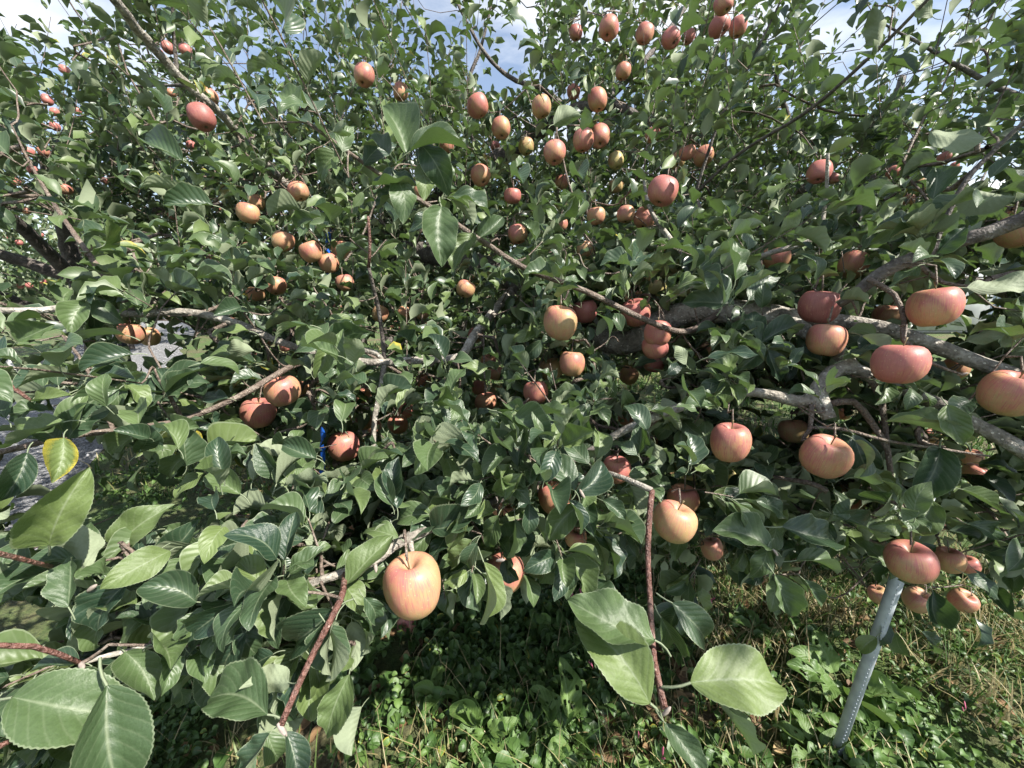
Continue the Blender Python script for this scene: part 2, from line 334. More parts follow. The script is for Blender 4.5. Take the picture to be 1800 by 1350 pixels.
# ------------------------------------------------------------------ setting: ground, track, shed
def noise2(x, y):
    return (np.sin(x * 1.7 + 1.3 * np.sin(y * 1.1)) + np.sin(y * 2.3 + 1.7 * np.sin(x * .9 + 2)) + .6 * np.sin(x * 5.1 + y * 3.7) + .5 * np.sin(y * 6.3 - x * 4.1 + 1)) / 3.1
def ground_z(x, y):
    near = np.exp(-((x / 9.0) ** 2 + (y / 9.0) ** 2)); return (.022 * noise2(x * 1.3, y * 1.3) + .008 * noise2(x * 7, y * 7)) * near - .012
def build_ground():
    a = np.concatenate((-np.geomspace(400, 6, 18), np.arange(-5.9, 5.95, .1), np.geomspace(6, 400, 18)))
    X, Y = np.meshgrid(a, a, indexing='ij'); Z = ground_z(X, Y); n = len(a)
    V = np.stack((X, Y, Z), -1).reshape(-1, 3); i = np.arange(n - 1)[:, None] * n; j = np.arange(n - 1)[None]
    F = np.stack((i + j, i + n + j, i + n + j + 1, i + j + 1), -1).reshape(-1, 4)
    m, t, b, o = mat('orchard soil and turf'); K = t.links.new; tcn = N(t, 'ShaderNodeTexCoord')
    n1 = N(t, 'ShaderNodeTexNoise', i_Scale=1.6, i_Detail=6.0, i_Roughness=.65); n2 = N(t, 'ShaderNodeTexNoise', i_Scale=45.0, i_Detail=6.0, i_Roughness=.7)
    for q in (n1, n2): K(tcn.outputs['Object'], q.inputs['Vector'])
    s = rampn(t, [(0.25, (0.055, 0.04, 0.025)), (0.5, (0.12, 0.09, 0.055)), (0.75, (0.22, 0.17, 0.10))]); K(n2.outputs[0], s.inputs[0])
    g = rampn(t, [(0.3, (0.03, 0.06, 0.014)), (0.55, (0.075, 0.125, 0.03)), (0.8, (0.14, 0.18, 0.05))]); K(n2.outputs[0], g.inputs[0])
    f = rampn(t, [(0.34, (0, 0, 0)), (0.54, (1, 1, 1))]); K(n1.outputs[0], f.inputs[0])
    K(mixc(t, f.outputs[0], s.outputs[0], g.outputs[0]), b.inputs['Base Color']); b.inputs['Roughness'].default_value = .9
    bp = N(t, 'ShaderNodeBump', i_Strength=.9, i_Distance=.03); K(n2.outputs[0], bp.inputs['Height']); K(bp.outputs[0], b.inputs['Normal'])
    o_ = obj('ground', mesh_np('ground', V, F, m)); tag(o_, kind='structure')
build_ground()
# gravel track on the far left, running away past the tree
TR_A = [G(205, 760)[:2], G(335, 598)[:2]]; TR_B = [G(-150, 720)[:2], G(235, 585)[:2]]
tdir = nrm(TR_A[1] - TR_A[0]); tn = np.array((-tdir[1], tdir[0])); TW = 2.3
def track_pt(s, q):       # s metres along from the near point, q metres to the left of its right edge
    return TR_A[0] + tdir * s + tn * q
def build_track():
    V = []; F = []; ns, nq = 120, 10
    for i in range(ns + 1):
        s = -5 + i * .35
        for j in range(nq + 1):
            q = TW * j / nq + (0.12 * noise2(s * 2.0, j * 9.0) if j in (0, nq) else 0); p = track_pt(s, q)
            V.append((p[0], p[1], float(ground_z(p[0], p[1])) + .006 + .028 * math.sin(math.pi * j / nq)))
    for i in range(ns):
        for j in range(nq):
            a = i * (nq + 1) + j; F.append((a, a + 1, a + nq + 2, a + nq + 1)[::-1])
    m, t, b, o = mat('grey gravel'); K = t.links.new; tcn = N(t, 'ShaderNodeTexCoord')
    v = N(t, 'ShaderNodeTexVoronoi', i_Scale=55.0); n = N(t, 'ShaderNodeTexNoise', i_Scale=90.0, i_Detail=5.0)
    for q in (v, n): K(tcn.outputs['Object'], q.inputs['Vector'])
    r = rampn(t, [(0, (0.30, 0.30, 0.31)), (.6, (0.19, 0.19, 0.195)), (1, (0.09, 0.09, 0.09))]); K(v.outputs['Distance'], r.inputs[0])
    K(mixc(t, .7, r.outputs[0], n.outputs[0], 'OVERLAY'), b.inputs['Base Color']); b.inputs['Roughness'].default_value = .9
    bp = N(t, 'ShaderNodeBump', i_Strength=1.0, i_Distance=.02, invert=True); K(v.outputs['Distance'], bp.inputs['Height']); K(bp.outputs[0], b.inputs['Normal'])
    tag(obj('gravel_track', mesh_np('gravel_track', np.array(V), F, m)), kind='structure')
    st = []                                               # loose stones
    ico = [(1, 0, 0), (-1, 0, 0), (0, 1, 0), (0, -1, 0), (0, 0, .7), (0, 0, -.7)]; fi = [(0, 2, 4), (2, 1, 4), (1, 3, 4), (3, 0, 4), (2, 0, 5), (1, 2, 5), (3, 1, 5), (0, 3, 5)]
    V = []; F = []
    for _ in range(5200):
        p = track_pt(random.uniform(-2.5, 9), random.uniform(.02, TW - .02)); z = float(ground_z(p[0], p[1])) + .028
        r_ = random.uniform(.007, .02); A = np.array(ico) * r_ * rng.uniform(.6, 1.3, (6, 3)); c, s = math.cos(random.random() * 6), math.sin(random.random() * 6)
        A = np.stack((A[:, 0] * c - A[:, 1] * s, A[:, 0] * s + A[:, 1] * c, A[:, 2]), -1) + (p[0], p[1], z)
        o = len(V) * 6; V.append(A); F += [tuple(q + o for q in f) for f in fi]
    tag(obj('gravel', mesh_np('gravel', np.vstack(V), np.array(F), M['stone'], smooth=False)), 'loose grey gravel scattered along the track on the left', 'gravel', kind='stuff')
build_track()
def build_shed():
    root = empty('storage_shed', (9.2, 11.6, 0)); tag(root, 'blue-grey corrugated storage shed behind the right side of the tree', 'shed')
    Lx, Ly, H, Rz = 16.0, 9.0, 3.9, 5.3
    def corr(n0, n1, h, name, m, pitch=.18, dep=.028):
        n0 = np.array(n0, float); n1 = np.array(n1, float); L_ = np.linalg.norm(n1 - n0); d = (n1 - n0) / L_; nn = np.array((d[1], -d[0], 0))
        k = int(L_ / pitch) * 4; V = []; F = []
        for i in range(k + 1):
            off = (0, 0, 1, 1)[i % 4] * dep; p = n0 + d * (L_ * i / k) + nn * off
            V += [p, p + (0, 0, h)]
        for i in range(k): F.append((2 * i, 2 * i + 2, 2 * i + 3, 2 * i + 1))
        return obj(name, mesh_np(name, np.array(V), F, m, smooth=False), root)
    npan = 8
    for i in range(npan):                                  # front wall in sheets, each overlapping the next by its own depth
        x0 = Lx * i / npan; x1 = Lx * (i + 1) / npan - .004
        corr((x0, -.006 * (i % 2), .12), (x1, -.006 * (i % 2), .12), H - .12, 'wall_sheet', M['siding'])
    corr((0, Ly, .12), (0, 0.02, .12), H - .12, 'side_wall', M['siding'])
    v, f = tube([(0, 0, .06), (Lx, 0, .06)], [.1, .1], 4); obj('footing', mesh_np('footing', v, f, M['stone'], smooth=False), root)
    V = [(-.3, -.45, H), (Lx + .3, -.45, H), (Lx + .3, Ly / 2, Rz), (-.3, Ly / 2, Rz), (-.3, Ly + .45, H), (Lx + .3, Ly + .45, H)]
    V += [(x, y, z - .08) for x, y, z in V]
    F = [(0, 1, 2, 3), (3, 2, 5, 4), (7, 6, 9, 8), (8, 9, 10, 11), (0, 6, 7, 1), (4, 5, 11, 10), (0, 3, 9, 6), (3, 4, 10, 9), (1, 7, 8, 2), (2, 8, 11, 5)]
    obj('roof', mesh_np('roof', np.array(V, float), F, M['roofm'], smooth=False), root)
    V = np.array([(2, -.05, .1), (5, -.05, .1), (5, -.05, 3.0), (2, -.05, 3.0), (2, -.12, .1), (5, -.12, .1), (5, -.12, 3.0), (2, -.12, 3.0)], float)
    F = [(4, 5, 6, 7), (0, 4, 7, 3), (5, 1, 2, 6), (7, 6, 2, 3), (1, 0, 3, 2), (0, 1, 5, 4)]
    dr = obj('door', mesh_np('door', V, F, M['roofm'], smooth=False), root)
    v, f = tube([(2.2, -.15, 1.2), (2.2, -.15, 1.5)], [.02, .02], 6); obj('handle', mesh_np('handle', v, f, M['darkpole']), dr)
build_shed()

# ------------------------------------------------------------------ apples: photo place, width in photo pixels, colour
# (px, py, width, redness, greenness, darkness, open)   darkness = deep skin, also shade put into the colour of shaded fruit;   open = how much of it the photo leaves uncovered
AP = [
 (727,1030,102,.36,.05,.0,1,'large orange-red apple hanging from a bare spur low in the foreground'),
 (1185,918,78,.36,.15,.0,1,'orange apple with a long stem beside the hanging red shoot'),
 (1200,878,54,.42,.1,.0,.7,'apple tucked behind the orange apple with the long stem'),
 (1450,803,98,.50,.1,.0,1,'large pink apple hanging under the pruned grey knot'),
 (1580,640,112,.78,.0,.15,1,'large deep pink apple hanging from the arched twig'),
 (1643,540,106,.56,.15,.1,1,'broad pink apple hanging just above the long grey limb'),
 (1440,540,76,.92,.0,.75,1,'dark maroon apple under the tip of the cut branch'),
 (1452,598,78,.48,.1,.0,.8,'peach apple touching the grey limb below the maroon apple'),
 (1283,778,76,.66,.2,.35,1,'red striped apple on a short stalk under the low branch'),
 (1600,988,100,.60,.25,.1,1,'big red and green apple at the top of the steel post'),
 (1775,692,120,.50,.2,.0,.9,'large pink apple cut off by the photo edge under the grey limb'),
 (1795,405,100,.45,.4,.0,.9,'large apple cut off by the photo edge on the dark branch'),
 (985,568,62,.36,.25,.0,.85,'pale peach apple in the centre above two others'),
 (1028,548,44,.85,.0,.0,.7,'bright pink apple just behind the pale peach apple in the centre'),
 (1005,640,47,.48,.2,.0,1,'round peach apple hanging below the pale centre apple'),
 (970,650,42,.25,.3,.0,.6,'yellowish apple half behind the round peach apple in the centre'),
 (1118,550,50,.75,.1,.0,.8,'bright pink apple crossed by the thin grey branch'),
 (1156,587,50,.70,.05,.0,.8,'topmost of the three pink apples under the thick grey limb'),
 (1152,611,50,.70,.05,.0,.8,'middle one of the three pink apples under the thick grey limb'),
 (1150,638,42,.72,.05,.0,.7,'lowest of the three pink apples under the thick grey limb'),
 (1165,337,52,.95,.0,.15,1,'bright red apple alone in the upper crown'),
 (230,587,60,.44,.1,.0,1,'orange apple under the thin branch at the far left'),
 (262,592,44,.2,.3,.0,.6,'yellowish apple half behind the orange apple at the far left'),
 (455,726,66,.66,.05,.0,1,'red-pink apple, lower of the pair at left'),
 (497,688,64,.44,.1,.0,.95,'orange apple, upper of the pair at left'),
 (529,684,34,.38,.1,.0,.5,'small apple peeping out behind the upper apple of the left pair'),
 (605,785,54,.66,.05,.0,1,'orange-red apple beside the blue pole'),
 (888,1008,66,.58,.05,.0,.8,'tall pink apple half hidden by leaves beside the large foreground apple'),
 (355,207,48,.9,.0,.7,1,'dark maroon apple below the thick upper left branch'),
 (367,170,34,.35,.1,.0,.6,'pale apple half hidden just above the dark maroon apple'),
 (436,375,42,.34,.1,.0,1,'peach apple with a bright sunlit cheek in the left crown'),
 (525,337,38,.42,.1,.1,.8,'dull orange apple above the peach apple in the left crown'),
 (498,425,42,.38,.1,.0,.9,'peach apple, left end of the row beside the blue pole top'),
 (547,443,42,.40,.1,.0,1,'peach apple, second in the row beside the blue pole top'),
 (578,463,36,.45,.1,.0,.8,'orange apple, lowest in the row beside the blue pole top'),
 (600,440,36,.38,.1,.0,.7,'peach apple at the right end of the row by the blue pole'),
 (486,503,40,.5,.1,.0,.7,'pinkish apple below the row by the blue pole'),
 (450,516,36,.42,.2,.0,.5,'shaded orange apple left of the pinkish apple'),
 (607,498,32,.5,.1,.0,.8,'small pink apple right of the blue pole'),
 (640,133,38,.5,.05,.3,.9,'brownish red apple high up left of centre'),
 (704,162,28,.35,.1,.0,.4,'sliver of a peach apple behind leaves high up left of centre'),
 (840,187,40,.62,.25,.0,1,'pink and green apple showing its eye, left of the upper limb'),
 (881,226,34,.42,.2,.0,1,'dull orange apple resting at the upper limb'),
 (952,188,35,.36,.7,.0,1,'greenish apple just above the upper limb'),
 (975,269,38,.55,.15,.0,1,'pink apple hanging right below the upper limb'),
 (1025,247,38,.5,.3,.0,.9,'left one of the two large apples under the fork of the upper limb'),
 (1054,240,36,.6,.2,.0,.9,'right one of the two large apples under the fork of the upper limb'),
 (925,258,28,.15,.8,.2,.6,'green shaded apple under the upper limb'),
 (870,257,16,.8,.0,.0,.8,'small red apple left of the upper limb'),
 (785,256,26,.55,.1,.0,.6,'orange apple behind the big leaf cluster'),
 (845,309,34,.42,.2,.1,.8,'dull orange apple at the foot of the upper limb'),
 (901,345,30,.85,.0,.15,1,'small red apple with a shiny top below the upper limb'),
 (987,321,24,.6,.1,.0,.8,'small pink apple right of the small shiny red apple'),
 (1048,380,32,.42,.2,.0,.9,'orange apple below the middle of the crown, left of the bright red one'),
 (910,412,34,.6,.2,.2,.7,'reddish shaded apple above the thin pale branch'),
 (985,394,26,.55,.2,.1,.6,'half hidden apple above the thin pale branch'),
 (1070,50,36,.65,.15,.0,.9,'pink apple against the sky near the top edge'),
 (1012,58,24,.6,.1,.1,.8,'small apple left of the pink apple near the top edge'),
 (1133,60,30,.55,.2,.2,.7,'shaded apple right of the pink apple near the top edge'),
 (1180,68,34,.65,.2,.0,.9,'pink apple fourth along the row near the top edge'),
 (1210,65,24,.7,.1,.0,.7,'small red apple at the end of the row near the top edge'),
 (1050,176,36,.42,.3,.0,1,'orange apple showing its eye above the limb fork'),
 (1008,162,24,.6,.1,.0,.7,'small red apple beside a yellow leaf above the upper limb'),
 (1095,126,28,.42,.1,.0,.7,'pale orange apple between sky gaps above the fork'),
 (1083,283,28,.12,.8,.1,.8,'yellow-green apple below the fork of the upper limb'),
 (1147,238,26,.5,.2,.2,.6,'shaded apple right of the limb fork'),
 (1208,269,30,.5,.1,.0,.9,'pink apple, left of the pair right of the limb fork'),
 (1237,275,36,.36,.25,.0,1,'orange apple, right of the pair right of the limb fork'),
 (1190,283,28,.15,.7,.1,.7,'yellow apple left of the pair right of the limb fork'),
 (1100,377,32,.55,.2,.2,.6,'shaded red apple left of the bright red apple'),
 (1083,327,25,.3,.5,.2,.6,'greenish shaded apple between the fork and the bright red apple'),
 (1133,385,38,.6,.1,.0,.6,'pink apple under leaves just below the bright red apple'),
 (1028,438,30,.4,.3,.1,.6,'olive apple beside a dangling twig in the middle'),
 (740,340,30,.5,.2,.2,.5,'shaded apple behind the large leaf cluster'),
 (1272,8,32,.5,.5,.0,1,'red and green apple at the top edge, upper of three'),
 (1265,46,36,.85,.1,.2,1,'dark red apple at the top edge, middle of three'),
 (1297,48,30,.55,.2,.1,.9,'dull pink apple at the top edge, right of three'),
 (1440,303,46,.68,.1,.0,.9,'pink apple partly behind leaves in the upper right crown'),
 (1466,313,24,.7,.1,.0,.8,'small pink apple touching the pink one in the upper right crown'),
 (1365,453,50,.58,.1,.0,.7,'pink apple behind a leaf above the thick limb end'),
 (1500,466,58,.48,.15,.0,.85,'peach apple behind the dark branch'),
 (1560,555,62,.5,.15,.1,.8,'shaded apple behind the broad pink apple'),
 (1680,647,56,.36,.2,.0,.8,'orange apple under the grey limb near the photo edge'),
 (1512,658,44,.5,.15,.0,.5,'apple half behind the large deep pink apple'),
 (1395,758,58,.3,.3,.15,.9,'olive orange apple in the shade below the knot'),
 (1540,752,40,.42,.2,.1,.7,'orange shaded apple right of the knot'),
 (1480,724,36,.6,.05,.0,.7,'pink apple behind the knot'),
 (1715,832,54,.5,.1,.0,.9,'pink apple, lower of the pair near the right photo edge'),
 (1706,806,50,.46,.1,.0,.7,'orange apple, upper of the pair near the right photo edge'),
 (1493,875,60,.46,.15,.1,.75,'orange apple among leaves above the steel post'),
 (1280,838,30,.05,.9,.0,.8,'small green apple below the striped apple'),
 (1212,846,30,.05,.9,.1,.6,'green apple right of the hanging shoot'),
 (1235,615,34,.4,.2,.2,.6,'orange shaded apple under the thick limb end'),
 (818,508,33,.38,.2,.0,1,'small peach apple alone in the dark middle of the crown'),
 (668,552,30,.36,.2,.0,.9,'peach apple in front of the sunny grass gap'),
 (710,551,26,.4,.1,.1,.6,'shaded apple right of the sunny grass gap'),
 (742,551,26,.4,.1,.1,.6,'dim apple left of the pale bent branch'),
 (1155,507,31,.08,.85,.0,.9,'yellow-green apple above the thick grey limb'),
 (942,690,46,.66,.1,.0,.8,'pink apple behind an upright leaf in the lower middle'),
 (854,708,38,.42,.15,.0,1,'orange apple with a sun patch hanging on a straight twig'),
 (842,682,27,.7,.1,.2,.8,'red apple just above the orange apple on the straight twig'),
 (858,636,28,.42,.15,.1,.7,'shaded apple, upper of two left of the centre'),
 (872,656,28,.42,.2,.1,.7,'shaded apple, lower of two left of the centre'),
 (836,590,28,.55,.1,.15,.6,'dim red apple below the bent end of the pale branch'),
 (700,746,36,.5,.1,.0,.85,'orange apple, lower of two right of the forked pale stem'),
 (714,722,28,.7,.05,.1,.7,'red apple, upper of two right of the forked pale stem'),
 (745,670,27,.45,.1,.1,.6,'shaded apple below the pale branch'),
 (640,742,32,.55,.1,.0,.7,'pink apple left of the forked pale stem'),
 (658,750,26,.55,.1,.0,.6,'pink apple crossed by the forked pale stem'),
 (638,696,30,.45,.1,.0,.7,'orange apple left of the forked pale stem, higher up'),
 (566,673,24,.4,.2,.0,.6,'small apple beside the blue pole below the pale twig'),
 (501,609,22,.75,.05,.0,.7,'small red apple at the end of the left grey branch'),
 (403,570,32,.55,.1,.1,.5,'half hidden apple under the left grey branch'),
 (466,600,28,.45,.1,.1,.5,'shaded apple under the left grey branch nearer the centre'),
 (1083,826,50,.62,.1,.0,.85,'tall red apple above the hanging shoot'),
 (975,876,60,.5,.1,.0,.8,'large peach apple behind the dark leaves low in the centre'),
 (1105,660,32,.36,.3,.1,.7,'orange shaded apple beside the white prop'),
 (1100,736,28,.55,.1,.1,.6,'small red apple above the low branch'),
 (1165,772,32,.4,.2,.1,.6,'shaded apple left of the striped apple'),
 (640,925,54,.44,.1,.0,.5,'orange apple hidden behind leaves above the bottom branch'),
 (1012,945,38,.42,.15,.0,.8,'orange apple low in the centre against the shaded weeds'),
 (900,902,32,.4,.2,.0,.6,'small apple above the tall pink apple'),
 (870,895,28,.4,.2,.0,.6,'small yellowish apple above the large foreground apple'),
 (1252,965,42,.5,.2,.0,1,'small pink apple hanging low over the leaf litter'),
 (1668,985,58,.45,.15,.0,.9,'pale apple right of the big apple on the steel post'),
 (1702,993,44,.6,.1,.1,.8,'red apple at the end of the cluster by the steel post'),
 (1612,1055,56,.40,.2,.0,.85,'orange apple right of the steel post below the big apple'),
 (1545,1046,42,.35,.3,.0,.7,'small apple left of the steel post'),
 (1692,1056,52,.45,.1,.0,.7,'pale apple among leaves, lowest by the steel post'),
 (1648,920,40,.45,.1,.0,.6,'orange apple hidden above the cluster by the steel post'),
 (1638,770,42,.36,.3,.2,.6,'dim apple behind the dark glossy leaf'),
 (1662,278,32,.62,.1,.0,.9,'pink apple in the far right crown, upper of two'),
 (1677,293,20,.7,.1,.0,.7,'small red apple in the far right crown, lower of two'),
 (1570,303,28,.6,.1,.0,.8,'pink apple in the far right crown beside a sky gap'),
 (1597,352,26,.5,.1,.2,.8,'brownish apple in the far right crown'),
 (1618,325,32,.42,.3,.2,.5,'shaded olive apple in the far right crown'),
 (1400,503,16,.1,.8,.0,.9,'tiny green apple above the maroon apple'),
 (1122,516,12,.5,.4,.0,.9,'tiny apple beside the yellow-green apple'),
 (295,84,22,.82,.0,.0,.9,'red apple in the row left of the thick upper branch, first'),
 (280,94,18,.8,.0,.0,.7,'small red apple touching the thick upper left branch'),
 (326,88,22,.8,.0,.0,.8,'red apple right of the thick upper left branch'),
 (113,123,20,.55,.0,.0,.8,'orange apple high up at the far left'),
 (83,176,22,.8,.0,.0,.9,'bright red apple at the far left, upper of a string'),
 (97,223,21,.78,.0,.0,.9,'bright red apple at the far left, second in a string'),
 (96,197,18,.6,.0,.0,.7,'orange apple at the far left between two red ones'),
 (135,195,16,.6,.0,.1,.7,'dim orange apple at the far left beside the string'),
 (50,267,23,.65,.0,.0,.9,'orange-red apple at the far left, left of a pair'),
 (77,267,23,.6,.0,.0,.9,'orange-red apple at the far left, right of a pair'),
 (58,300,22,.78,.0,.0,.9,'red apple at the far left below the pair'),
 (28,320,20,.65,.0,.0,.8,'orange-red apple at the far left edge'),
 (115,333,26,.45,.0,.0,.9,'pale orange apple at the far left below the red ones'),
 (336,256,18,.7,.1,.0,.8,'small red apple below the dark maroon apple'),
 (303,378,20,.85,.0,.0,.8,'small bright red apple behind the left crown'),
 (381,365,16,.7,.0,.0,.8,'small orange-red apple left of the sunlit peach apple'),
 (370,453,14,.75,.0,.0,.9,'tiny red apple low behind the left crown'),
 (441,430,30,.5,.1,.0,.6,'half hidden orange apple left of the row by the blue pole'),
 (302,164,18,.5,.1,.1,.7,'dull small apple beside the thick upper left branch'),
 (45,370,20,.5,.0,.0,.7,'orange apple at the far left behind a shaded leaf'),
 (120,462,14,.85,.0,.0,.9,'tiny red apple over the far orchard row'),
 (184,318,16,.6,.0,.1,.7,'tiny dim apple in the left crown beside a twig'),
 (452,356,28,.4,.2,.1,.5,'half hidden apple above the sunlit peach apple'),
 (590,545,26,.7,.0,.0,.6,'small red apple beside the blue pole, behind leaves'),
 (450,628,22,.5,.1,.1,.5,'small dim apple left of the orange pair'),
]
APPLES = []
for a in AP:
    px, py, wd = a[:3]
    dia = 0.086 + 0.006 * math.sin(px * 3.1 + py)
    if wd < 34: dia -= .010
    if wd < 24: dia -= .006
    if wd <= 16: dia = .055 if py > 490 else .066
    v1 = P(px - wd / 2, py, 1) - (0, 0, CAM_H); v2 = P(px + wd / 2, py, 1) - (0, 0, CAM_H)
    ang = math.acos(float(np.dot(nrm(v1), nrm(v2)))); r = dia / 2 / math.sin(ang / 2)
    c = nrm(P(px, py, 1) - (0, 0, CAM_H)) * r + (0, 0, CAM_H)
    d = float(proj(c)[2][0])
    APPLES.append(dict(px=px, py=py, w=wd, c=c, d=d, r=dia / 2, col=a[3:6], open=a[6], label=a[7]))
def apple_mesh(seed, lob=.02, tall=.9):
    r = np.random.default_rng(seed); nu, nv = 22, 30
    # profile: from stem cavity bottom over the shoulder to the eye
    prof = [(0.0, .56), (.07, .58), (.16, .67), (.28, .79), (.42, .865), (.58, .87), (.74, .79), (.87, .64), (.96, .42), (1.0, .16), (.985, -.10), (.93, -.34), (.83, -.55), (.69, -.72), (.53, -.83), (.38, -.875), (.26, -.86), (.16, -.80), (.08, -.755), (.0, -.74)]
    pr = np.array(prof); t = np.linspace(0, 1, len(pr)); tt = np.linspace(0, 1, nu); R = np.interp(tt, t, pr[:, 0]); Z = np.interp(tt, t, pr[:, 1])
    th = np.arange(nv) * 2 * np.pi / nv; ph = r.uniform(0, 6, 3)
    lobes = 1 + lob * np.cos(5 * th + ph[0])[None] * np.linspace(.2, 1.6, nu)[:, None] + .025 * np.cos(2 * th + ph[1])[None] + .018 * np.cos(3 * th + ph[2])[None]
    X = R[:, None] * lobes * np.cos(th); Y = R[:, None] * lobes * np.sin(th)
    ZZ = Z[:, None] * tall * (1 + .05 * np.cos(th + ph[2])[None] * np.sign(Z)[:, None]) + .02 * np.cos(5 * th + ph[0])[None] * (tt > .6)[:, None] * R[:, None]
    V = np.stack((X, Y, ZZ), -1).reshape(-1, 3) * .043; F = []
    for i in range(nu - 1):
        for j in range(nv): F.append((i * nv + j, (i + 1) * nv + j, (i + 1) * nv + (j + 1) % nv, i * nv + (j + 1) % nv))
    return mesh_np('apple_skin', V, F, M['apple'])
AM = [apple_mesh(i, .012 + .006 * (i % 3), (.99, .97, 1.03, .98, 1.10, 1.0)[i]) for i in range(6)]
def stem_mesh(seed):
    r = np.random.default_rng(seed); b = r.uniform(-.006, .006, 2); t = np.linspace(0, 1, 6)
    pts = np.stack((b[0] * t ** 2, b[1] * t ** 2, .022 + .03 * t), -1)
    v, f = tube(pts, np.array((.0016, .0013, .0012, .0012, .0015, .0022)), 6); return mesh_np('apple_stem', v, f, M['stalk'])
SM = [stem_mesh(i) for i in range(4)]
def calyx_mesh():
    parts = []
    for k in range(5):
        a = k * 2 * np.pi / 5; d = np.array((math.cos(a), math.sin(a), 0)); q = np.array((-math.sin(a), math.cos(a), 0))
        V = np.array([d * .001 - q * .0016 + (0, 0, -.032), d * .001 + q * .0016 + (0, 0, -.032), d * .0045 + q * .0013 + (0, 0, -.0355), d * .0045 - q * .0013 + (0, 0, -.0355), d * .0065 + (0, 0, -.0385), d * .003 + (0, 0, -.0335)])
        parts.append((V, [[0, 1, 2, 3], [3, 2, 4], [0, 3, 5], [1, 5, 2]]))
    v, f = join(parts); return mesh_np('apple_calyx', v, f, M['calyx'])
CM = calyx_mesh()
SPURS = []          # where each fruit stalk joins the wood
for k, a in enumerate(APPLES):
    o = obj('apple', AM[(k * 7 + (4 if k == 0 else 0)) % 6], None, a['c']); s = a['r'] / .043
    if k in (4, 5): o.data = AM[1]
    o.scale = (s * random.uniform(.94, 1.06), s * random.uniform(.94, 1.06), s * random.uniform(.92, 1.07))
    tilt = .38 if a['w'] < 60 else .17
    hi_ = -.30 if a['py'] < 420 else 0.0            # fruit above eye level swings out and shows its eye
    o.rotation_euler = (Matrix.Rotation(hi_ + random.uniform(-tilt, tilt), 3, 'X') @ Matrix.Rotation(random.uniform(-tilt, tilt), 3, 'Y') @ Matrix.Rotation(random.uniform(0, 6.28), 3, 'Z')).to_euler()
    r_, g_, d_ = a['col']; r_ = r_ + (.2 if a['py'] < 320 else .04); o.color = (r_, g_, d_, 1)
    tag(o, a['label'], 'apple', 'apples ripening on the trees')
    link(D.objects.new('stem', SM[k % 4]), o)
    if a['d'] < 3.2: link(D.objects.new('calyx', CM), o)
    bpy.context.view_layer.update() if k == len(APPLES) - 1 else None
for a, o in zip(APPLES, [o for o in col.objects if o.get('category') == 'apple']):
    a['top'] = np.array(o.matrix_world @ Vector((0, 0, .05)))
APX = np.array([(a['px'], a['py'], a['w'] / 2, a['d'], a['open'], a['r']) for a in APPLES]); APC = np.array([a['c'] for a in APPLES])

# ------------------------------------------------------------------ apple trees: wood laid out by hand
TREES = []
def new_tree(base, label):
    e = empty('apple_tree', base); tag(e, label, 'apple tree', 'orchard apple trees'); TREES.append(e); return len(TREES) - 1
t0b = P(600, 440, 3.1); t0b[2] = 0
TM = new_tree(t0b, 'big old apple tree filling the picture, limbs spread wide over the grass')
TRR = new_tree((3.2, 1.25, 0), 'apple tree reaching in from the right with a dark cut branch')
TLB = new_tree((-4.1, 3.7, 0), 'apple tree behind on the left with small red apples')
TRB = new_tree((3.1, 3.6, 0), 'apple tree behind on the right under the white cloud')
NODES = []          # (x,y,z,tree)
VIS = []            # limb stretches the photo shows uncovered: px,py,half width,depth
def limb(name, tree, pts, m, lump=.06, world=False, vis=False, nodes=True, sides=None):
    W3 = [np.array(p[:3], float) if world else P(*p[:3]) for p in pts]; pa, ra = smooth_path(W3, [p[3] for p in pts], .025 if not world else .06)
    wob = max(ra) * .05; pa[1:-1] += rng.normal(size=(len(pa) - 2, 3)) * wob * .6
    v, f = tube(pa, ra, sides or (12 if max(ra) > .012 else 7), lump)
    o = obj(name, mesh_np(name, v, f, M[m])); keep(o, TREES[tree])
    if nodes:
        for q in pa[::3]: NODES.append((*q, tree))
    if vis:
        px, py, d = proj(pa)
        for x, y, z, r in zip(px, py, d, ra): VIS.append((x, y, r * FPX / z, z, .10 if vis is True else vis))
    return pa
# --- main tree
tb = t0b; limb('trunk', TM, [(tb[0] - .05, tb[1] + .05, -.1, .15), (tb[0], tb[1], .15, .12), (tb[0] + .04, tb[1] - .02, .8, .105), (tb[0] - .02, tb[1], 1.4, .10), tuple(P(605, 428, 3.1)) + (.095,)], 'bark_dark', .05, world=True)
limb('branch', TM, [(605, 428, 3.1, .09), (690, 440, 2.75, .075), (770, 448, 2.45, .066), (860, 472, 2.15, .06), (970, 535, 1.75, .052), (1050, 594, 1.5, .046)], 'bark_dark', .07, vis=.03)
limb('branch', TM, [(1050, 594, 1.5, .046), (1105, 603, 1.42, .044), (1180, 558, 1.35, .043), (1268, 546, 1.25, .041), (1380, 560, 1.15, .033)], 'bark', .07, vis=.9)
limb('branch', TM, [(1380, 560, 1.15, .030), (1480, 566, 1.05, .020), (1570, 582, .99, .0185), (1680, 622, .92, .0175), (1800, 664, .86, .015), (1960, 705, .82, .011)], 'bark', .05, vis=.3)
limb('branch', TM, [(605, 428, 3.1, .08), (700, 390, 2.9, .065), (780, 345, 2.7, .056), (850, 295, 2.5, .052), (930, 242, 2.35, .047), (1000, 200, 2.25, .042), (1060, 182, 2.2, .032), (1130, 208, 2.1, .022), (1215, 240, 2.0, .013)], 'bark_dark', .05, vis=True)
limb('branch', TM, [(1060, 182, 2.2, .025), (1130, 110, 2.3, .018), (1200, 20, 2.4, .014), (1260, -60, 2.5, .009)], 'bark_dark')
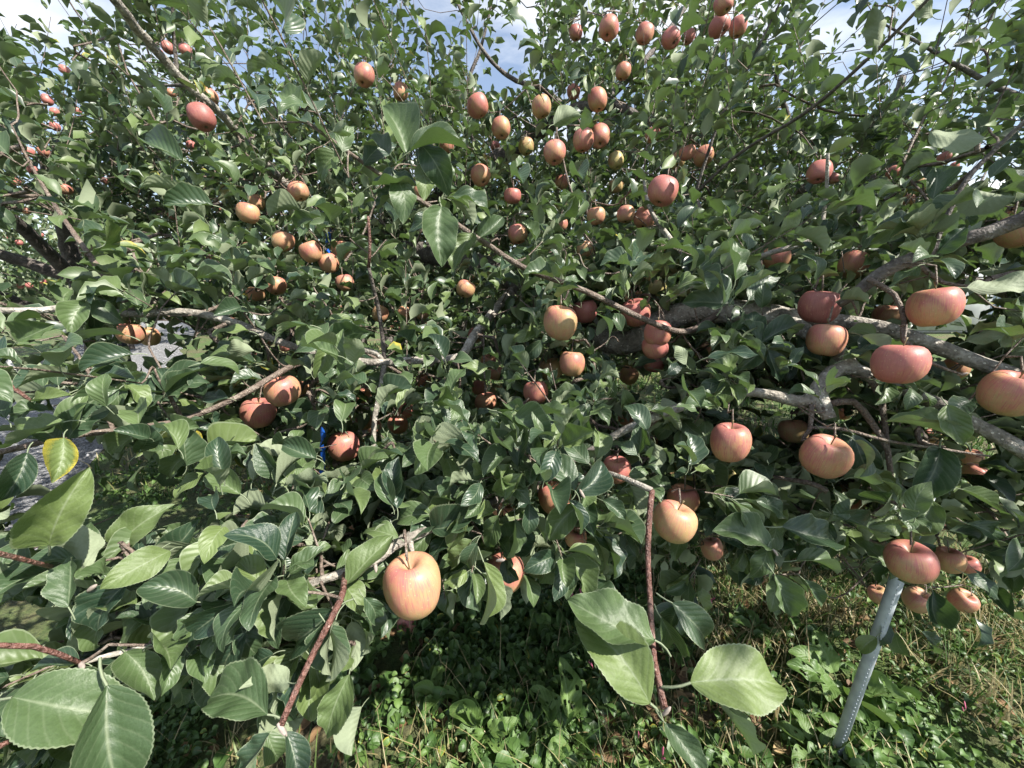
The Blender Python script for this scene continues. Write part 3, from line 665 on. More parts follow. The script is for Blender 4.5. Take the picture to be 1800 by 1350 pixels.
limb('branch', TM, [(1000, 200, 2.25, .022), (960, 160, 2.15, .014), (900, 138, 2.05, .011), (850, 90, 1.95, .009), (800, 0, 1.9, .006)], 'bark_dark', vis=True)
limb('branch', TM, [(840, 300, 2.5, .016), (822, 160, 2.3, .012), (845, 85, 2.25, .009), (870, -20, 2.2, .006)], 'bark_dark')
limb('branch', TM, [(1900, 850, .8, .017), (1800, 792, .82, .017), (1700, 738, .86, .0145), (1640, 706, .88, .014), (1560, 676, .9, .0145), (1500, 648, .92, .0145), (1462, 655, .92, .017), (1440, 684, .9, .0195), (1415, 706, .9, .0145), (1330, 690, .93, .0115), (1260, 695, .95, .011), (1180, 722, .95, .0105), (1100, 755, .95, .0095), (1045, 788, .95, .008)], 'bark', .08, vis=True)
limb('branch', TM, [(1436, 684, .9, .019), (1446, 712, .885, .0165), (1458, 736, .875, .0145)], 'bark', .1, vis=.5, nodes=False)
limb('branch', TM, [(1500, 648, .92, .017), (1470, 615, .96, .018), (1430, 590, 1.05, .02), (1380, 562, 1.15, .024)], 'bark', .08)
limb('twig', TM, [(1452, 712, .88, .008), (1500, 706, .87, .0075), (1532, 742, .86, .007), (1560, 790, .85, .006), (1566, 842, .84, .005), (1588, 900, .83, .004), (1600, 940, .82, .003)], 'twig', vis=True)
limb('twig', TM, [(1427, 712, .885, .006), (1423, 755, .87, .005), (1408, 775, .86, .004), (1440, 765, .86, .003)], 'twig', vis=True, nodes=False)
limb('twig', TM, [(1424, 752, .87, .004), (1480, 754, .86, .0038), (1560, 775, .84, .0034), (1660, 790, .82, .003), (1740, 802, .8, .002)], 'twig', vis=True)
limb('twig', TM, [(1530, 664, .91, .009), (1548, 700, .9, .007), (1556, 750, .88, .006), (1560, 790, .86, .005)], 'twig', vis=True)
limb('branch', TM, [(905, 505, 2.0, .024), (862, 555, 1.6, .018), (832, 592, 1.3, .0155), (808, 627, 1.24, .0135), (750, 632, 1.2, .0125), (690, 636, 1.16, .0125), (640, 636, 1.13, .0105), (560, 622, 1.12, .010), (490, 600, 1.08, .010), (420, 570, 1.05, .0105), (330, 548, 1.03, .010), (240, 552, 1.0, .009), (140, 543, .94, .0085), (40, 546, .9, .008), (-90, 545, .86, .006)], 'bark', .04, vis=.6)
limb('branch', TM, [(676, 637, 1.155, .009), (668, 690, 1.13, .0085), (658, 740, 1.1, .0078), (656, 792, 1.07, .0065)], 'bark', .04, vis=.9)
limb('branch', TM, [(676, 636, 1.155, .0095), (660, 620, 1.14, .0085), (618, 610, 1.12, .008)], 'bark', .06, vis=.6, nodes=False)
limb('branch', TM, [(240, 552, 1.0, .0075), (210, 520, .99, .007), (160, 452, .98, .0065), (110, 382, .97, .005), (60, 300, .95, .0035), (20, 220, .93, .0015)], 'twig', vis=True)
limb('branch', TM, [(540, 215, .78, .0035), (640, 287, .83, .0045), (760, 366, .89, .006), (850, 425, .95, .007), (920, 470, 1.0, .0078), (1000, 500, 1.04, .008), (1060, 526, 1.06, .0085), (1130, 560, 1.08, .0085), (1205, 583, 1.14, .0095), (1268, 548, 1.24, .011)], 'twig', vis=True)
limb('twig', TM, [(647, 380, .95, .003), (650, 430, .97, .004), (648, 470, 1.0, .0045)], 'shoot', vis=.3)
limb('twig', TM, [(648, 470, 1.0, .0045), (668, 560, 1.1, .006), (676, 636, 1.155, .007)], 'bark_dark')
limb('branch', TM, [(605, 428, 3.1, .045), (520, 345, 2.4, .028), (440, 258, 2.0, .02), (380, 192, 1.72, .0165), (325, 145, 1.58, .0165), (258, 70, 1.42, .017), (190, -15, 1.25, .015), (130, -110, 1.15, .010)], 'bark', .05, vis=True)
limb('branch', TM, [(332, 150, 1.6, .010), (305, 150, 1.65, .006), (240, 151, 1.7, .004)], 'bark_dark', nodes=True)
limb('branch', TM, [(312, 130, 1.55, .008), (305, 60, 1.5, .006), (303, -10, 1.45, .004)], 'bark_dark')
limb('branch', TM, [(560, 625, 1.12, .0085), (500, 650, .95, .007), (420, 697, .86, .0068), (320, 738, .8, .0062), (200, 757, .74, .006), (110, 768, .68, .0055), (40, 785, .64, .0052), (-60, 808, .6, .004)], 'twig', vis=True)
limb('twig', TM, [(-30, 650, .6, .0045), (10, 672, .61, .0036), (55, 705, .62, .0025)], 'shoot')
limb('twig', TM, [(320, 738, .8, .005), (300, 700, .78, .004), (288, 688, .76, .0045)], 'twig')
limb('twig', TM, [(200, 757, .74, .004), (175, 700, .76, .0035), (148, 640, .78, .003), (110, 590, .8, .0025)], 'twig')
limb('branch', TM, [(1045, 788, .95, .008), (960, 838, .90, .0095), (860, 885, .82, .0095), (780, 918, .66, .0092)], 'bark_dark', .05)
limb('branch', TM, [(780, 918, .66, .0092), (735, 938, .60, .0088), (690, 960, .57, .0085), (660, 985, .545, .007), (600, 1008, .525, .0062), (530, 1032, .505, .0048), (440, 1080, .49, .004), (330, 1120, .47, .003), (200, 1150, .44, .0028), (142, 1166, .42, .0025)], 'bark', .05, vis=True)
limb('twig', TM, [(722, 938, .595, .0052), (722, 962, .583, .0045), (728, 984, .572, .0042)], 'bark', .08, nodes=False, vis=.8)
limb('twig', TM, [(606, 1008, .525, .0040), (603, 1040, .48, .0040), (590, 1072, .46, .0038), (560, 1130, .44, .0036), (524, 1205, .42, .0034), (494, 1275, .40, .0036)], 'shoot', vis=.85)
limb('twig', TM, [(1062, 830, .72, .005), (1100, 842, .69, .005), (1146, 862, .66, .0055)], 'bark', .1, nodes=False, vis=True)
limb('twig', TM, [(1146, 862, .66, .0052), (1139, 960, .6, .0043), (1143, 1060, .55, .0041), (1150, 1160, .5, .0038), (1168, 1247, .465, .0048)], 'shoot', nodes=False, vis=.85)
limb('twig', TM, [(960, 838, .90, .006), (1010, 838, .80, .005), (1062, 830, .72, .005)], 'twig')
limb('twig', TM, [(-60, 960, .34, .0028), (20, 978, .38, .0026), (90, 996, .42, .0022)], 'shoot')
limb('twig', TM, [(-60, 1138, .36, .0028), (60, 1136, .39, .0026), (142, 1166, .42, .0024)], 'shoot')
limb('twig', TM, [(-60, 1345, .34, .0028), (40, 1290, .38, .0025), (100, 1262, .4, .0022)], 'shoot', nodes=False)
limb('branch', TM, [(1248, 498, 1.25, .011), (1210, 455, 1.28, .0105), (1168, 408, 1.3, .009), (1140, 360, 1.34, .007), (1130, 300, 1.38, .005)], 'bark', vis=True)
limb('branch', TM, [(1268, 547, 1.25, .012), (1248, 498, 1.25, .011)], 'bark', nodes=False)
limb('twig', TM, [(1222, 340, 1.7, .0075), (1300, 270, 1.5, .0065), (1420, 195, 1.25, .006), (1540, 90, 1.05, .005), (1640, -10, .92, .004)], 'bark_dark', vis=True)
limb('twig', TM, [(1222, 340, 1.7, .007), (1262, 220, 1.6, .006), (1310, 130, 1.5, .005), (1378, -10, 1.4, .0035)], 'bark_dark', vis=True)
limb('branch', TM, [(1268, 547, 1.25, .018), (1250, 440, 1.5, .012), (1222, 340, 1.7, .009)], 'bark_dark')
limb('twig', TM, [(1270, 500, 1.2, .007), (1340, 450, 1.1, .008), (1430, 420, 1.05, .007), (1450, 360, 1.05, .005), (1455, 270, 1.0, .004)], 'bark', vis=True)
limb('twig', TM, [(850, 590, 1.3, .003), (851, 640, 1.28, .0028), (853, 690, 1.26, .0025)], 'twig', nodes=False, vis=True)
limb('twig', TM, [(1040, 600, 1.4, .006), (1045, 660, 1.2, .005), (1045, 720, 1.05, .004)], 'twig')
limb('twig', TM, [(940, 690, 1.2, .004), (910, 720, 1.15, .0038), (880, 760, 1.1, .003)], 'twig')
# --- right-hand tree: its cut branch and hanging twigs
b = (3.2, 1.25)
limb('trunk', TRR, [(b[0] + .05, b[1], -.1, .13), (b[0], b[1], .2, .11), (b[0] - .03, b[1] + .03, .9, .095), (b[0] - .05, b[1], 1.6, .085), (b[0] + .1, b[1] + .1, 2.3, .06), (b[0] + .2, b[1] + .3, 3.0, .03)], 'bark_dark', .05, world=True)
q = P(1990, 325, .72)
limb('branch', TRR, [(b[0] - .05, b[1], 1.6, .05), (2.2, .95, 1.78, .030), tuple(q) + (.022,), tuple(P(1800, 386, .77)) + (.0150,), tuple(P(1680, 426, .82)) + (.0148,), tuple(P(1575, 466, .86)) + (.0145,), tuple(P(1520, 502, .89)) + (.013,), tuple(P(1474, 536, .92)) + (.009,)], 'bark_dark', .06, world=True, vis=True)
limb('twig', TRR, [(1525, 490, .87, .0055), (1572, 518, .84, .0055), (1590, 565, .815, .005), (1589, 598, .80, .0058), (1640, 640, .785, .0035), (1692, 658, .78, .0024)], 'twig', vis=True, nodes=False)
limb('twig', TRR, [(1560, 466, .87, .006), (1620, 470, .86, .0058), (1658, 497, .845, .0045), (1740, 506, .83, .003)], 'twig', vis=True)
limb('twig', TRR, [(1640, 436, .84, .005), (1690, 330, .82, .005), (1742, 270, .8, .0045), (1805, 210, .76, .004)], 'bark_dark', vis=True)
limb('branch', TRR, [(b[0] - .05, b[1], 1.6, .045), (2.6, 1.7, 2.0, .024), (2.1, 1.9, 2.3, .012), (1.5, 1.9, 2.55, .003)], 'bark_dark', world=True)
limb('branch', TRR, [(b[0] + .05, b[1] + .1, 2.2, .035), (2.6, 1.1, 2.3, .016), (2.1, .9, 2.32, .006), (1.75, .85, 2.36, .002)], 'bark_dark', world=True)
limb('branch', TRR, [(b[0] - .02, b[1], 1.7, .05), (2.9, .5, 2.2, .03), (2.3, -.1, 2.5, .016), (1.8, -.6, 2.6, .006)], 'bark_dark', world=True)  # unseen limb added to carry the out-of-frame shading shoots
limb('branch', TRR, [(b[0] + .05, b[1], 1.6, .05), (3.4, .4, 2.1, .03), (3.2, -.5, 2.4, .012)], 'bark_dark', world=True)
limb('branch', TRR, [(b[0] - .04, b[1], 1.2, .04), (2.5, 1.2, 1.15, .02), (1.9, 1.05, .95, .01), (1.4, 1.0, .8, .006)], 'bark_dark', world=True)
def fan(tree, bx, by, n, seed, reach=1.7, hmax=3.2):
    r = random.Random(seed); h0 = r.uniform(.9, 1.2)
    limb('trunk', tree, [(bx, by + .03, -.1, .14), (bx, by, .2, .115), (bx + .04, by, h0, .1), (bx - .03, by + .05, h0 + .7, .07), (bx + .05, by, hmax - .3, .025)], 'bark_dark', .05, world=True)
    for k in range(n):
        a = 2 * math.pi * k / n + r.uniform(-.4, .4); L_ = reach * r.uniform(.75, 1.1); z0 = h0 + r.uniform(-.15, .6); pts = []
        for i in range(5):
            s = i / 4; pts.append((bx + math.cos(a + .25 * s) * L_ * s, by + math.sin(a + .25 * s) * L_ * s, z0 + (hmax - z0) * r.uniform(.35, .75) * s ** .8 - .25 * s * s, .05 * (1 - s) + .008))
        limb('branch', tree, pts, 'bark_dark', world=True)
fan(TLB, -4.1, 3.7, 8, 3, 2.2, 3.4); fan(TRB, 3.1, 3.6, 8, 5, 2.2, 3.4)
for y_ in list(range(745, 892, 6)) + list(range(428, 472, 6)): VIS.append((566 if y_ > 600 else 574, y_, 7, 2.4, .8))     # the blue pole stays in sight

# ------------------------------------------------------------------ leaves set by hand: base px,py,depth -> tip px,py,depth, roll
HL = [ # lower left foreground
 (86,958,.42,119,858,.40,15),(-25,908,.42,38,902,.43,160),(120,1067,.42,104,985,.43,-35),(230,1020,.46,150,1112,.44,10),(22,1226,.38,196,1238,.38,5),(188,1205,.38,222,1392,.36,-8),
 (470,1256,.405,362,1214,.42,0),(474,1290,.40,408,1356,.39,15),(503,1286,.40,532,1378,.38,-15),(442,1040,.50,424,968,.50,10),(446,1042,.50,512,994,.50,-5),(572,1046,.50,482,1078,.49,8),
 (588,1072,.47,492,1134,.47,-10),(462,1066,.48,404,1108,.47,150),(284,988,.52,332,924,.52,5),(288,992,.52,362,958,.53,-15),(202,966,.55,278,904,.55,30),(432,1112,.46,368,1202,.44,-5),
 (300,1106,.47,372,1078,.46,-20),(300,1108,.47,216,1078,.46,25),(508,1200,.42,446,1206,.43,155),(350,1000,.53,398,1004,.52,165),(560,962,.55,498,1000,.53,10),(240,1062,.46,160,1050,.47,20),(330,1122,.46,300,1196,.44,-20),
 (420,1090,.47,460,1150,.46,0),(380,1100,.47,318,1080,.48,10),(270,1020,.51,205,985,.52,-10),(140,1166,.42,60,1165,.41,30),(220,1146,.44,260,1220,.42,10),(480,1150,.45,420,1175,.45,0),(395,1015,.52,380,940,.53,5),(150,1000,.47,120,940,.5,160),(590,1090,.455,560,1190,.44,60),(575,1100,.455,600,1185,.45,-50),
 # bottom centre
 (608,1028,.50,674,944,.52,-12),(640,1050,.50,668,1102,.50,5),(850,962,.57,932,1012,.55,5),(850,988,.57,866,1092,.54,-35),(838,955,.58,814,1002,.57,0),(893,1004,.56,888,1046,.555,0),(895,1008,.56,932,1046,.55,0),(1016,890,.67,970,946,.65,-10),(830,950,.6,780,985,.6,10),(760,930,.61,820,900,.6,0),
 (1142,1236,.465,1028,1096,.47,-18),(1150,1125,.50,1026,1040,.51,10),(1170,1272,.44,1236,1372,.40,10),(1214,1200,.465,1398,1188,.45,4),(1243,1216,.46,1338,1302,.44,-40),(1182,1060,.53,1272,1128,.51,6),(1162,1086,.53,1196,1156,.53,30),(1195,1065,.53,1175,1100,.54,10),
 (1356,965,.72,1275,926,.72,5),(1375,926,.73,1476,938,.72,5),(1362,1010,.70,1396,1078,.68,-10),(1400,985,.72,1478,992,.71,-15),(1470,905,.76,1558,946,.74,5),(1350,960,.72,1318,1010,.72,10),(1415,1020,.72,1450,1060,.71,10),(1330,880,.76,1395,900,.75,0),
 # middle
 (1010,862,.61,968,794,.62,5),(911,820,.66,916,752,.67,-20),(880,845,.66,850,770,.68,15),(1035,815,.63,1000,760,.65,-10),(1012,868,.62,1060,812,.63,20),(985,885,.62,925,842,.63,0),(1000,880,.62,1030,930,.6,-25),(810,880,.63,750,840,.64,10),(800,890,.62,850,860,.63,0),(770,900,.62,720,870,.62,10),(760,905,.61,690,905,.6,-5),(820,905,.61,790,960,.59,0),(700,945,.56,640,905,.57,15),(1060,880,.62,1100,905,.6,0),(720,880,.66,660,850,.68,0),(880,850,.66,930,880,.65,0),(960,800,.7,990,740,.72,10),(870,800,.7,830,750,.72,0),(760,830,.7,730,780,.72,-10),(780,840,.68,850,820,.69,5),(1120,800,.75,1085,760,.77,10),(940,830,.66,900,790,.68,0),
 # big cluster upper centre
 (716,274,.76,668,158,.76,5),(604,268,.76,550,304,.74,0),(684,272,.76,640,240,.77,15),(722,266,.75,808,234,.74,-10),(738,252,.76,776,322,.74,30),(776,364,.80,782,448,.77,-5),(694,308,.77,706,378,.75,10),(795,345,.8,858,360,.78,0),(655,326,.78,728,308,.77,-20),(546,216,.78,498,194,.79,10),(520,200,.80,484,150,.81,0),(640,290,.82,690,240,.8,20),(600,262,.8,560,215,.81,0),(830,410,.92,800,470,.9,0),(735,290,.78,745,340,.76,0),(700,330,.8,665,365,.79,10),(840,420,.94,880,380,.94,10),(760,366,.88,720,400,.87,0),
 # right
 (1640,350,.80,1652,290,.80,0),(1635,232,.80,1714,262,.78,190),(1792,186,.74,1748,196,.74,170),(1652,788,.76,1614,872,.72,-5),(1692,776,.76,1594,718,.76,0),(1500,764,.84,1552,842,.80,15),(1730,792,.70,1812,718,.68,-5),(1316,528,1.0,1368,484,1.0,0),(1290,536,1.0,1198,508,1.0,5),(1340,602,.95,1412,562,.93,0),(1700,506,.78,1802,490,.76,175),(1340,604,.95,1300,570,.96,10),(1345,610,.95,1300,640,.95,0),(1350,615,.95,1380,665,.94,5),(1352,612,.95,1410,620,.93,-10),(1335,600,.96,1330,545,.97,0),(1700,600,.86,1760,570,.84,180),(1760,610,.82,1800,580,.8,190),(1545,80,1.05,1525,30,1.05,170),(1600,60,1.0,1570,85,1.0,160),(1640,30,.95,1600,10,.95,150),(1700,330,.84,1760,360,.82,170),(1630,390,.86,1560,380,.87,10),(1700,150,.95,1760,120,.93,160),(1660,420,.83,1720,400,.82,150),(1510,830,.82,1570,870,.8,0),(1690,860,.78,1760,890,.76,0),(1640,880,.8,1600,930,.78,0),(1700,1010,.78,1760,1050,.76,0),(1640,1040,.82,1660,1100,.8,0),(1700,920,.78,1790,960,.75,10),(1570,1000,.8,1530,950,.82,0),(1540,1120,.86,1510,1145,.86,0),(1620,1110,.84,1660,1150,.83,0),
 # left
 (112,770,.56,90,836,.53,0),(112,742,.60,-5,762,.58,10),(48,796,.54,6,872,.51,-15),(165,442,.95,238,414,.92,165),(282,772,.72,342,776,.70,0),(246,760,.73,190,796,.71,5),(290,690,.76,214,660,.76,10),(290,688,.76,276,648,.77,0),(292,690,.76,348,640,.76,-10),(294,694,.76,345,668,.75,5),(288,696,.76,250,720,.75,0),(120,770,.62,180,720,.63,10),(575,600,.80,488,602,.78,10),(572,598,.80,540,556,.81,0),(580,598,.80,612,562,.81,0),(576,606,.80,556,656,.77,-10),(582,602,.80,640,582,.8,0),(584,606,.8,620,640,.78,10),(30,600,.7,80,570,.7,0),(10,735,.58,-30,690,.58,20),(60,705,.62,110,690,.62,0),(55,708,.62,30,750,.62,0),(105,780,.62,60,740,.64,0),(330,800,.75,290,840,.74,0),(400,700,.84,350,690,.83,0),
]
pos_h, dir_h, nor_h, len_h = [], [], [], []
for (bx, by, bd, tx, ty, td, roll) in HL:
    B = P(bx, by, bd); T = P(tx, ty, td); v = T - B; l = np.linalg.norm(v); y = v / l
    n = .55 * np.array((0, 0, 1.)) + .75 * nrm(np.array((0, 0, CAM_H)) - B) + .25 * np.array(SUN); n = n - (n @ y) * y; n = n / np.linalg.norm(n)
    a = math.radians(roll); n = n * math.cos(a) + np.cross(y, n) * math.sin(a)
    pos_h.append(B); dir_h.append(y); nor_h.append(n); len_h.append(min(l * 1.12, .13))
pos_h, dir_h, nor_h, len_h = map(np.array, (pos_h, dir_h, nor_h, len_h))

# ------------------------------------------------------------------ the rest of the crown: shoots grown through its volume and tied back to the wood
DF = np.array([(0,0,1.75),(300,0,1.8),(600,50,1.95),(900,50,1.9),(1200,50,1.9),(1500,50,1.7),(1800,50,1.25),(0,300,1.0),(200,300,1.45),(450,300,1.6),(680,270,1.15),(900,250,1.75),(1165,335,1.25),(1450,300,1.4),(1750,250,.9),
 (0,600,.72),(230,580,.86),(450,600,.92),(650,620,1.1),(820,500,1.5),(1000,560,1.0),(1200,600,1.05),(1450,540,.9),(1650,560,.86),(1800,500,.78),(100,800,.62),(250,750,.72),(450,720,.85),(600,780,.85),(850,700,1.05),(1050,750,.92),(1290,780,.85),(1450,800,.8),(1700,800,.76),
 (100,950,.5),(300,1000,.5),(500,950,.56),(750,850,.68),(1000,830,.7),(1190,910,.75),(1400,950,.8),(1600,980,.8),(1750,1000,.78),(150,1200,.43),(400,1150,.46),(800,1100,.75),(1200,1150,.8),(1600,1200,.85)], float)
def dfront(px, py):
    px = np.clip(px, -200, 2000); py = np.clip(py, -200, 1400)
    w_ = 1 / (((px[:, None] - DF[None, :, 0]) ** 2 + (py[:, None] - DF[None, :, 1]) ** 2) / 1e4 + .15) ** 2
    return (w_ * DF[None, :, 2]).sum(1) / w_.sum(1)
NC = 46000
C = np.stack((rng.uniform(-4.9, 4.9, NC), rng.uniform(.2, 5.0, NC), rng.uniform(.62, 3.9, NC)), -1)
px, py, dd = proj(C)
ok = (dd > .3) & (px > -320) & (px < 2120) & (py > -420) & (py < 1400)
C, px, py, dd = C[ok], px[ok], py[ok], dd[ok]
C2 = np.stack((rng.uniform(-1.5, 1.7, 9000), rng.uniform(.22, 1.5, 9000), rng.uniform(.62, 2.3, 9000)), -1); px2, py2, dd2 = proj(C2)
ok = (dd2 > .3) & (px2 > -250) & (px2 < 2050) & (py2 > -300) & (py2 < 1350); C = np.vstack((C, C2[ok])); px, py, dd = proj(C)
df = dfront(px, py)
dens = np.clip((dd - df + .03) / .22, 0, 1) * np.clip((4.6 - dd) / 1.0, 0, 1)
top = 3.3 + .4 * noise2(C[:, 0] * 1.3, C[:, 1] * 1.1)
dens *= np.clip((top - C[:, 2]) / 1.05, .0, 1)
skirt = .66 + .40 * np.clip((dd - 1.9) / .9, 0, 1) + .12 * noise2(C[:, 0] * 2, C[:, 1] * 2)
dens *= np.clip((C[:, 2] - skirt) / .25, 0, 1)
dens *= np.clip(.66 + .75 * noise2(C[:, 0] * 2.6 + C[:, 2] * 2.1, C[:, 1] * 2.4 - C[:, 2] * 1.7), .18, 1)
dens *= np.where(dd < 1.6, 1.0, .85)
WIN = [(930,1210,340,165,.97,9),(250,865,270,72,.93,3),(1370,1150,170,120,.9,9),(1340,730,65,48,.94,3.2),(567,810,16,95,.92,2.45),(573,452,13,40,.85,2.6),(1120,690,60,35,.85,3),(65,610,110,60,.75,9),(1600,80,190,90,.6,9),(1740,230,110,110,.6,9),(870,95,60,70,.7,9),(70,25,90,45,.75,9),(290,615,80,55,.9,9),(1580,1180,260,170,.8,9),(670,585,40,35,.9,3),(1640,600,70,50,.85,3),(640,180,60,80,.3,9),(760,60,60,80,.5,9),(440,150,50,70,.4,9),(1700,330,60,40,.4,9),(190,925,190,60,.88,9),(60,765,135,95,.78,9),(50,1085,90,60,.95,9),(310,1280,190,85,.96,9),(1705,515,75,60,.85,9),(65,460,90,85,.95,9),(60,450,60,60,.5,9)]
px, py, dd = proj(C)
for (x, y, rx, ry, pk, dm) in WIN: dens *= np.where((((px - x) / rx) ** 2 + ((py - y) / ry) ** 2 < 1) & (dd < dm), 1 - pk, 1)
ok = rng.random(len(C)) < dens; C = C[ok]
C = np.vstack((C, [P(rng.uniform(170, 620), rng.uniform(915, 1150), rng.uniform(.5, .66)) for _ in range(105)], [P(rng.uniform(560, 1060), rng.uniform(780, 960), rng.uniform(.66, .85)) for _ in range(90)]))
# extra spurs right along the hand-laid wood so branches are clothed
ND = np.array(NODES); nx, ny, nd_ = proj(ND[:, :3])
sel = (rng.random(len(ND)) < .62) & (nd_ > .45); C = np.vstack((C, ND[sel, :3] + rng.normal(size=(sel.sum(), 3)) * .045 + (0, 0, .03)))
NSP = len(APPLES); ATOP = np.array([a['top'] for a in APPLES]) + rng.normal(size=(NSP, 3)) * .008 + (0, .02, .02)
off = np.stack((rng.uniform(1.4, 2.6, 60), rng.uniform(-1.3, .9, 60), rng.uniform(1.8, 3.1, 60)), -1); ox, oy, od = proj(off)
C = np.vstack((C, off[(od < .15) | (ox > 2050)]))          # unseen shoots added to the right-hand tree past the frame to shade the ground
C = np.vstack((C, ATOP)); is_spur = np.zeros(len(C), bool); is_spur[-NSP:] = True
# tie every shoot to its nearest wood, outwards from the limbs
dist0 = np.array([np.min(((ND[:, :3] - c) ** 2).sum(1)) for c in C]); o_ = np.argsort(dist0); C = C[o_]; is_spur = is_spur[o_]; spur_i = set()
nodes = np.zeros((len(ND) + len(C), 3)); nodes[:len(ND)] = ND[:, :3]; tree_id = np.zeros(len(nodes), int); tree_id[:len(ND)] = ND[:, 3]
parent = np.full(len(nodes), -1); cnt = len(ND); load = np.zeros(len(nodes)); alive = []
for c, isp in zip(C, is_spur):
    dv = nodes[:cnt] - c; d2 = (dv ** 2).sum(1) + .35 * np.maximum(0, dv[:, 2]) ** 2; k = int(np.argmin(d2))
    nr_ = np.linalg.norm(c - (0, 0, CAM_H)) < 1.2
    if not isp and d2[k] > ((.55 if not nr_ else (.24 if k < len(ND) else .13)) ** 2): continue
    nodes[cnt] = c; parent[cnt] = k; tree_id[cnt] = tree_id[k]; cnt += 1
    if isp: spur_i.add(cnt - 1)
nodes = nodes[:cnt]; parent = parent[:cnt]; tree_id = tree_id[:cnt]; load = np.ones(cnt)
for i in range(cnt - 1, len(ND) - 1, -1): load[parent[i]] += load[i]
TW = {0: [], 1: [], 2: [], 3: []}
ap_px = APX
def covers_apple(p, rad=.0):
    x, y, d = proj(p); return ((x[:, None] - APX[None, :, 0]) ** 2 + (y[:, None] - APX[None, :, 1]) ** 2 < (APX[None, :, 2] * 1.05) ** 2) & (d[:, None] < APX[None, :, 3]) & (APX[None, :, 4] > .6)
S_b, S_d, S_l, S_n, S_t = [], [], [], [], []; REC = []
for i in range(len(ND), cnt):
    a = nodes[parent[i]]; b_ = nodes[i]; L_ = np.linalg.norm(b_ - a); pr = a if parent[i] < len(ND) else nodes[parent[parent[i]]]
    dc_ = np.linalg.norm(b_ - (0, 0, CAM_H)); r0 = min(.0016 * math.sqrt(load[i]) + .0006, .007 if dc_ > 1.1 else .0032); r1 = max(r0 * .75, .0013)
    o1 = nrm(a - pr) * L_ * .38 if np.linalg.norm(a - pr) > .01 else rng.normal(size=3) * .1 * L_
    c1 = a + o1 + rng.normal(size=3) * .05 * L_; c2 = b_ + (a - b_) * .35 + np.array((0, 0, -.06 * L_)) + rng.normal(size=3) * .06 * L_; mid = (a + b_ + 3 * c1 + 3 * c2) / 8
    if L_ > .02 and not covers_apple(np.vstack((mid, (mid + b_) / 2, (mid + a) / 2, a * .25 + b_ * .75, b_))).any():
        tt_ = np.linspace(0, 1, 6 if np.linalg.norm(b_ - (0, 0, CAM_H)) < 1.9 else 4)[:, None]
        REC.append((i, a * (1 - tt_) ** 3 + 3 * c1 * tt_ * (1 - tt_) ** 2 + 3 * c2 * tt_ ** 2 * (1 - tt_) + b_ * tt_ ** 3, (r0 + (r1 - r0) * tt_)[:, 0], False))
    out = nrm(b_ - a) if L_ > .02 else rng.normal(size=3); z = b_[2]
    if i not in spur_i and load[i] < 4 and (z > 1.75 and rng.random() < .55 or rng.random() < .14):
        d_ = nrm(np.array((0, 0, .95 if z > 1.7 else .35)) + .5 * out + rng.normal(size=3) * .25); l_ = rng.uniform(.25, .58); n_ = int(l_ / .021)
    else:
        d_ = nrm(.75 * out + np.array((0, -.12, .3)) + rng.normal(size=3) * .4); l_ = rng.uniform(.03, .13); n_ = rng.integers(7, 12)
    S_b.append(b_); S_d.append(d_); S_l.append(l_); S_n.append(n_); S_t.append(tree_id[i])
    e = b_ + d_ * l_
    if l_ > .05: REC.append((i, (b_, b_ + d_ * l_ * .5 + rng.normal(size=3) * .01 * l_, e), (max(r1 * .8, .0016), .0016, .0011), True))
S_b, S_d, S_l, S_n, S_t = map(np.array, (S_b, S_d, S_l, S_n, S_t))
ix = np.repeat(np.arange(len(S_b)), S_n); first = np.concatenate(([0], np.cumsum(S_n)[:-1])); kk = np.arange(len(ix)) - first[ix]
t = (kk + .6) / S_n[ix]; short = S_l[ix] < .15; t = np.where(short, .35 + .65 * t, t)
ph = kk * 2.39996 + rng.uniform(0, 6.28, len(S_b))[ix]; sd = S_d[ix]
ref = np.where(np.abs(sd[:, 2:3]) < .9, np.array((0, 0, 1.)), np.array((1., 0, 0))); pa_ = nrm(np.cross(sd, ref)); pb_ = np.cross(sd, pa_)
el = rng.uniform(.55, 1.25, len(ix)) * np.where(short, 1, .82) - .35 * (t > .85)
rad_ = pa_ * np.cos(ph)[:, None] + pb_ * np.sin(ph)[:, None]
ld = sd * np.cos(el)[:, None] + rad_ * np.sin(el)[:, None] + np.array((0, 0, -.18)) + rng.normal(size=(len(ix), 3)) * .15
ld = nrm(ld); lsize = rng.uniform(.046, .084, len(ix)) * np.where(short, 1.0, .95)
lsize = lsize * np.clip(np.linalg.norm(S_b[ix] - (0, 0, CAM_H), axis=1) / .8, .6, 1)
lp = S_b[ix] + sd * (S_l[ix] * t)[:, None] + ld * (lsize * .26)[:, None]
ln_ = np.array((0, 0, .8)) + .45 * np.array(SUN) + .35 * sd + rng.normal(size=(len(ix), 3)) * .55
ltree = S_t[ix]
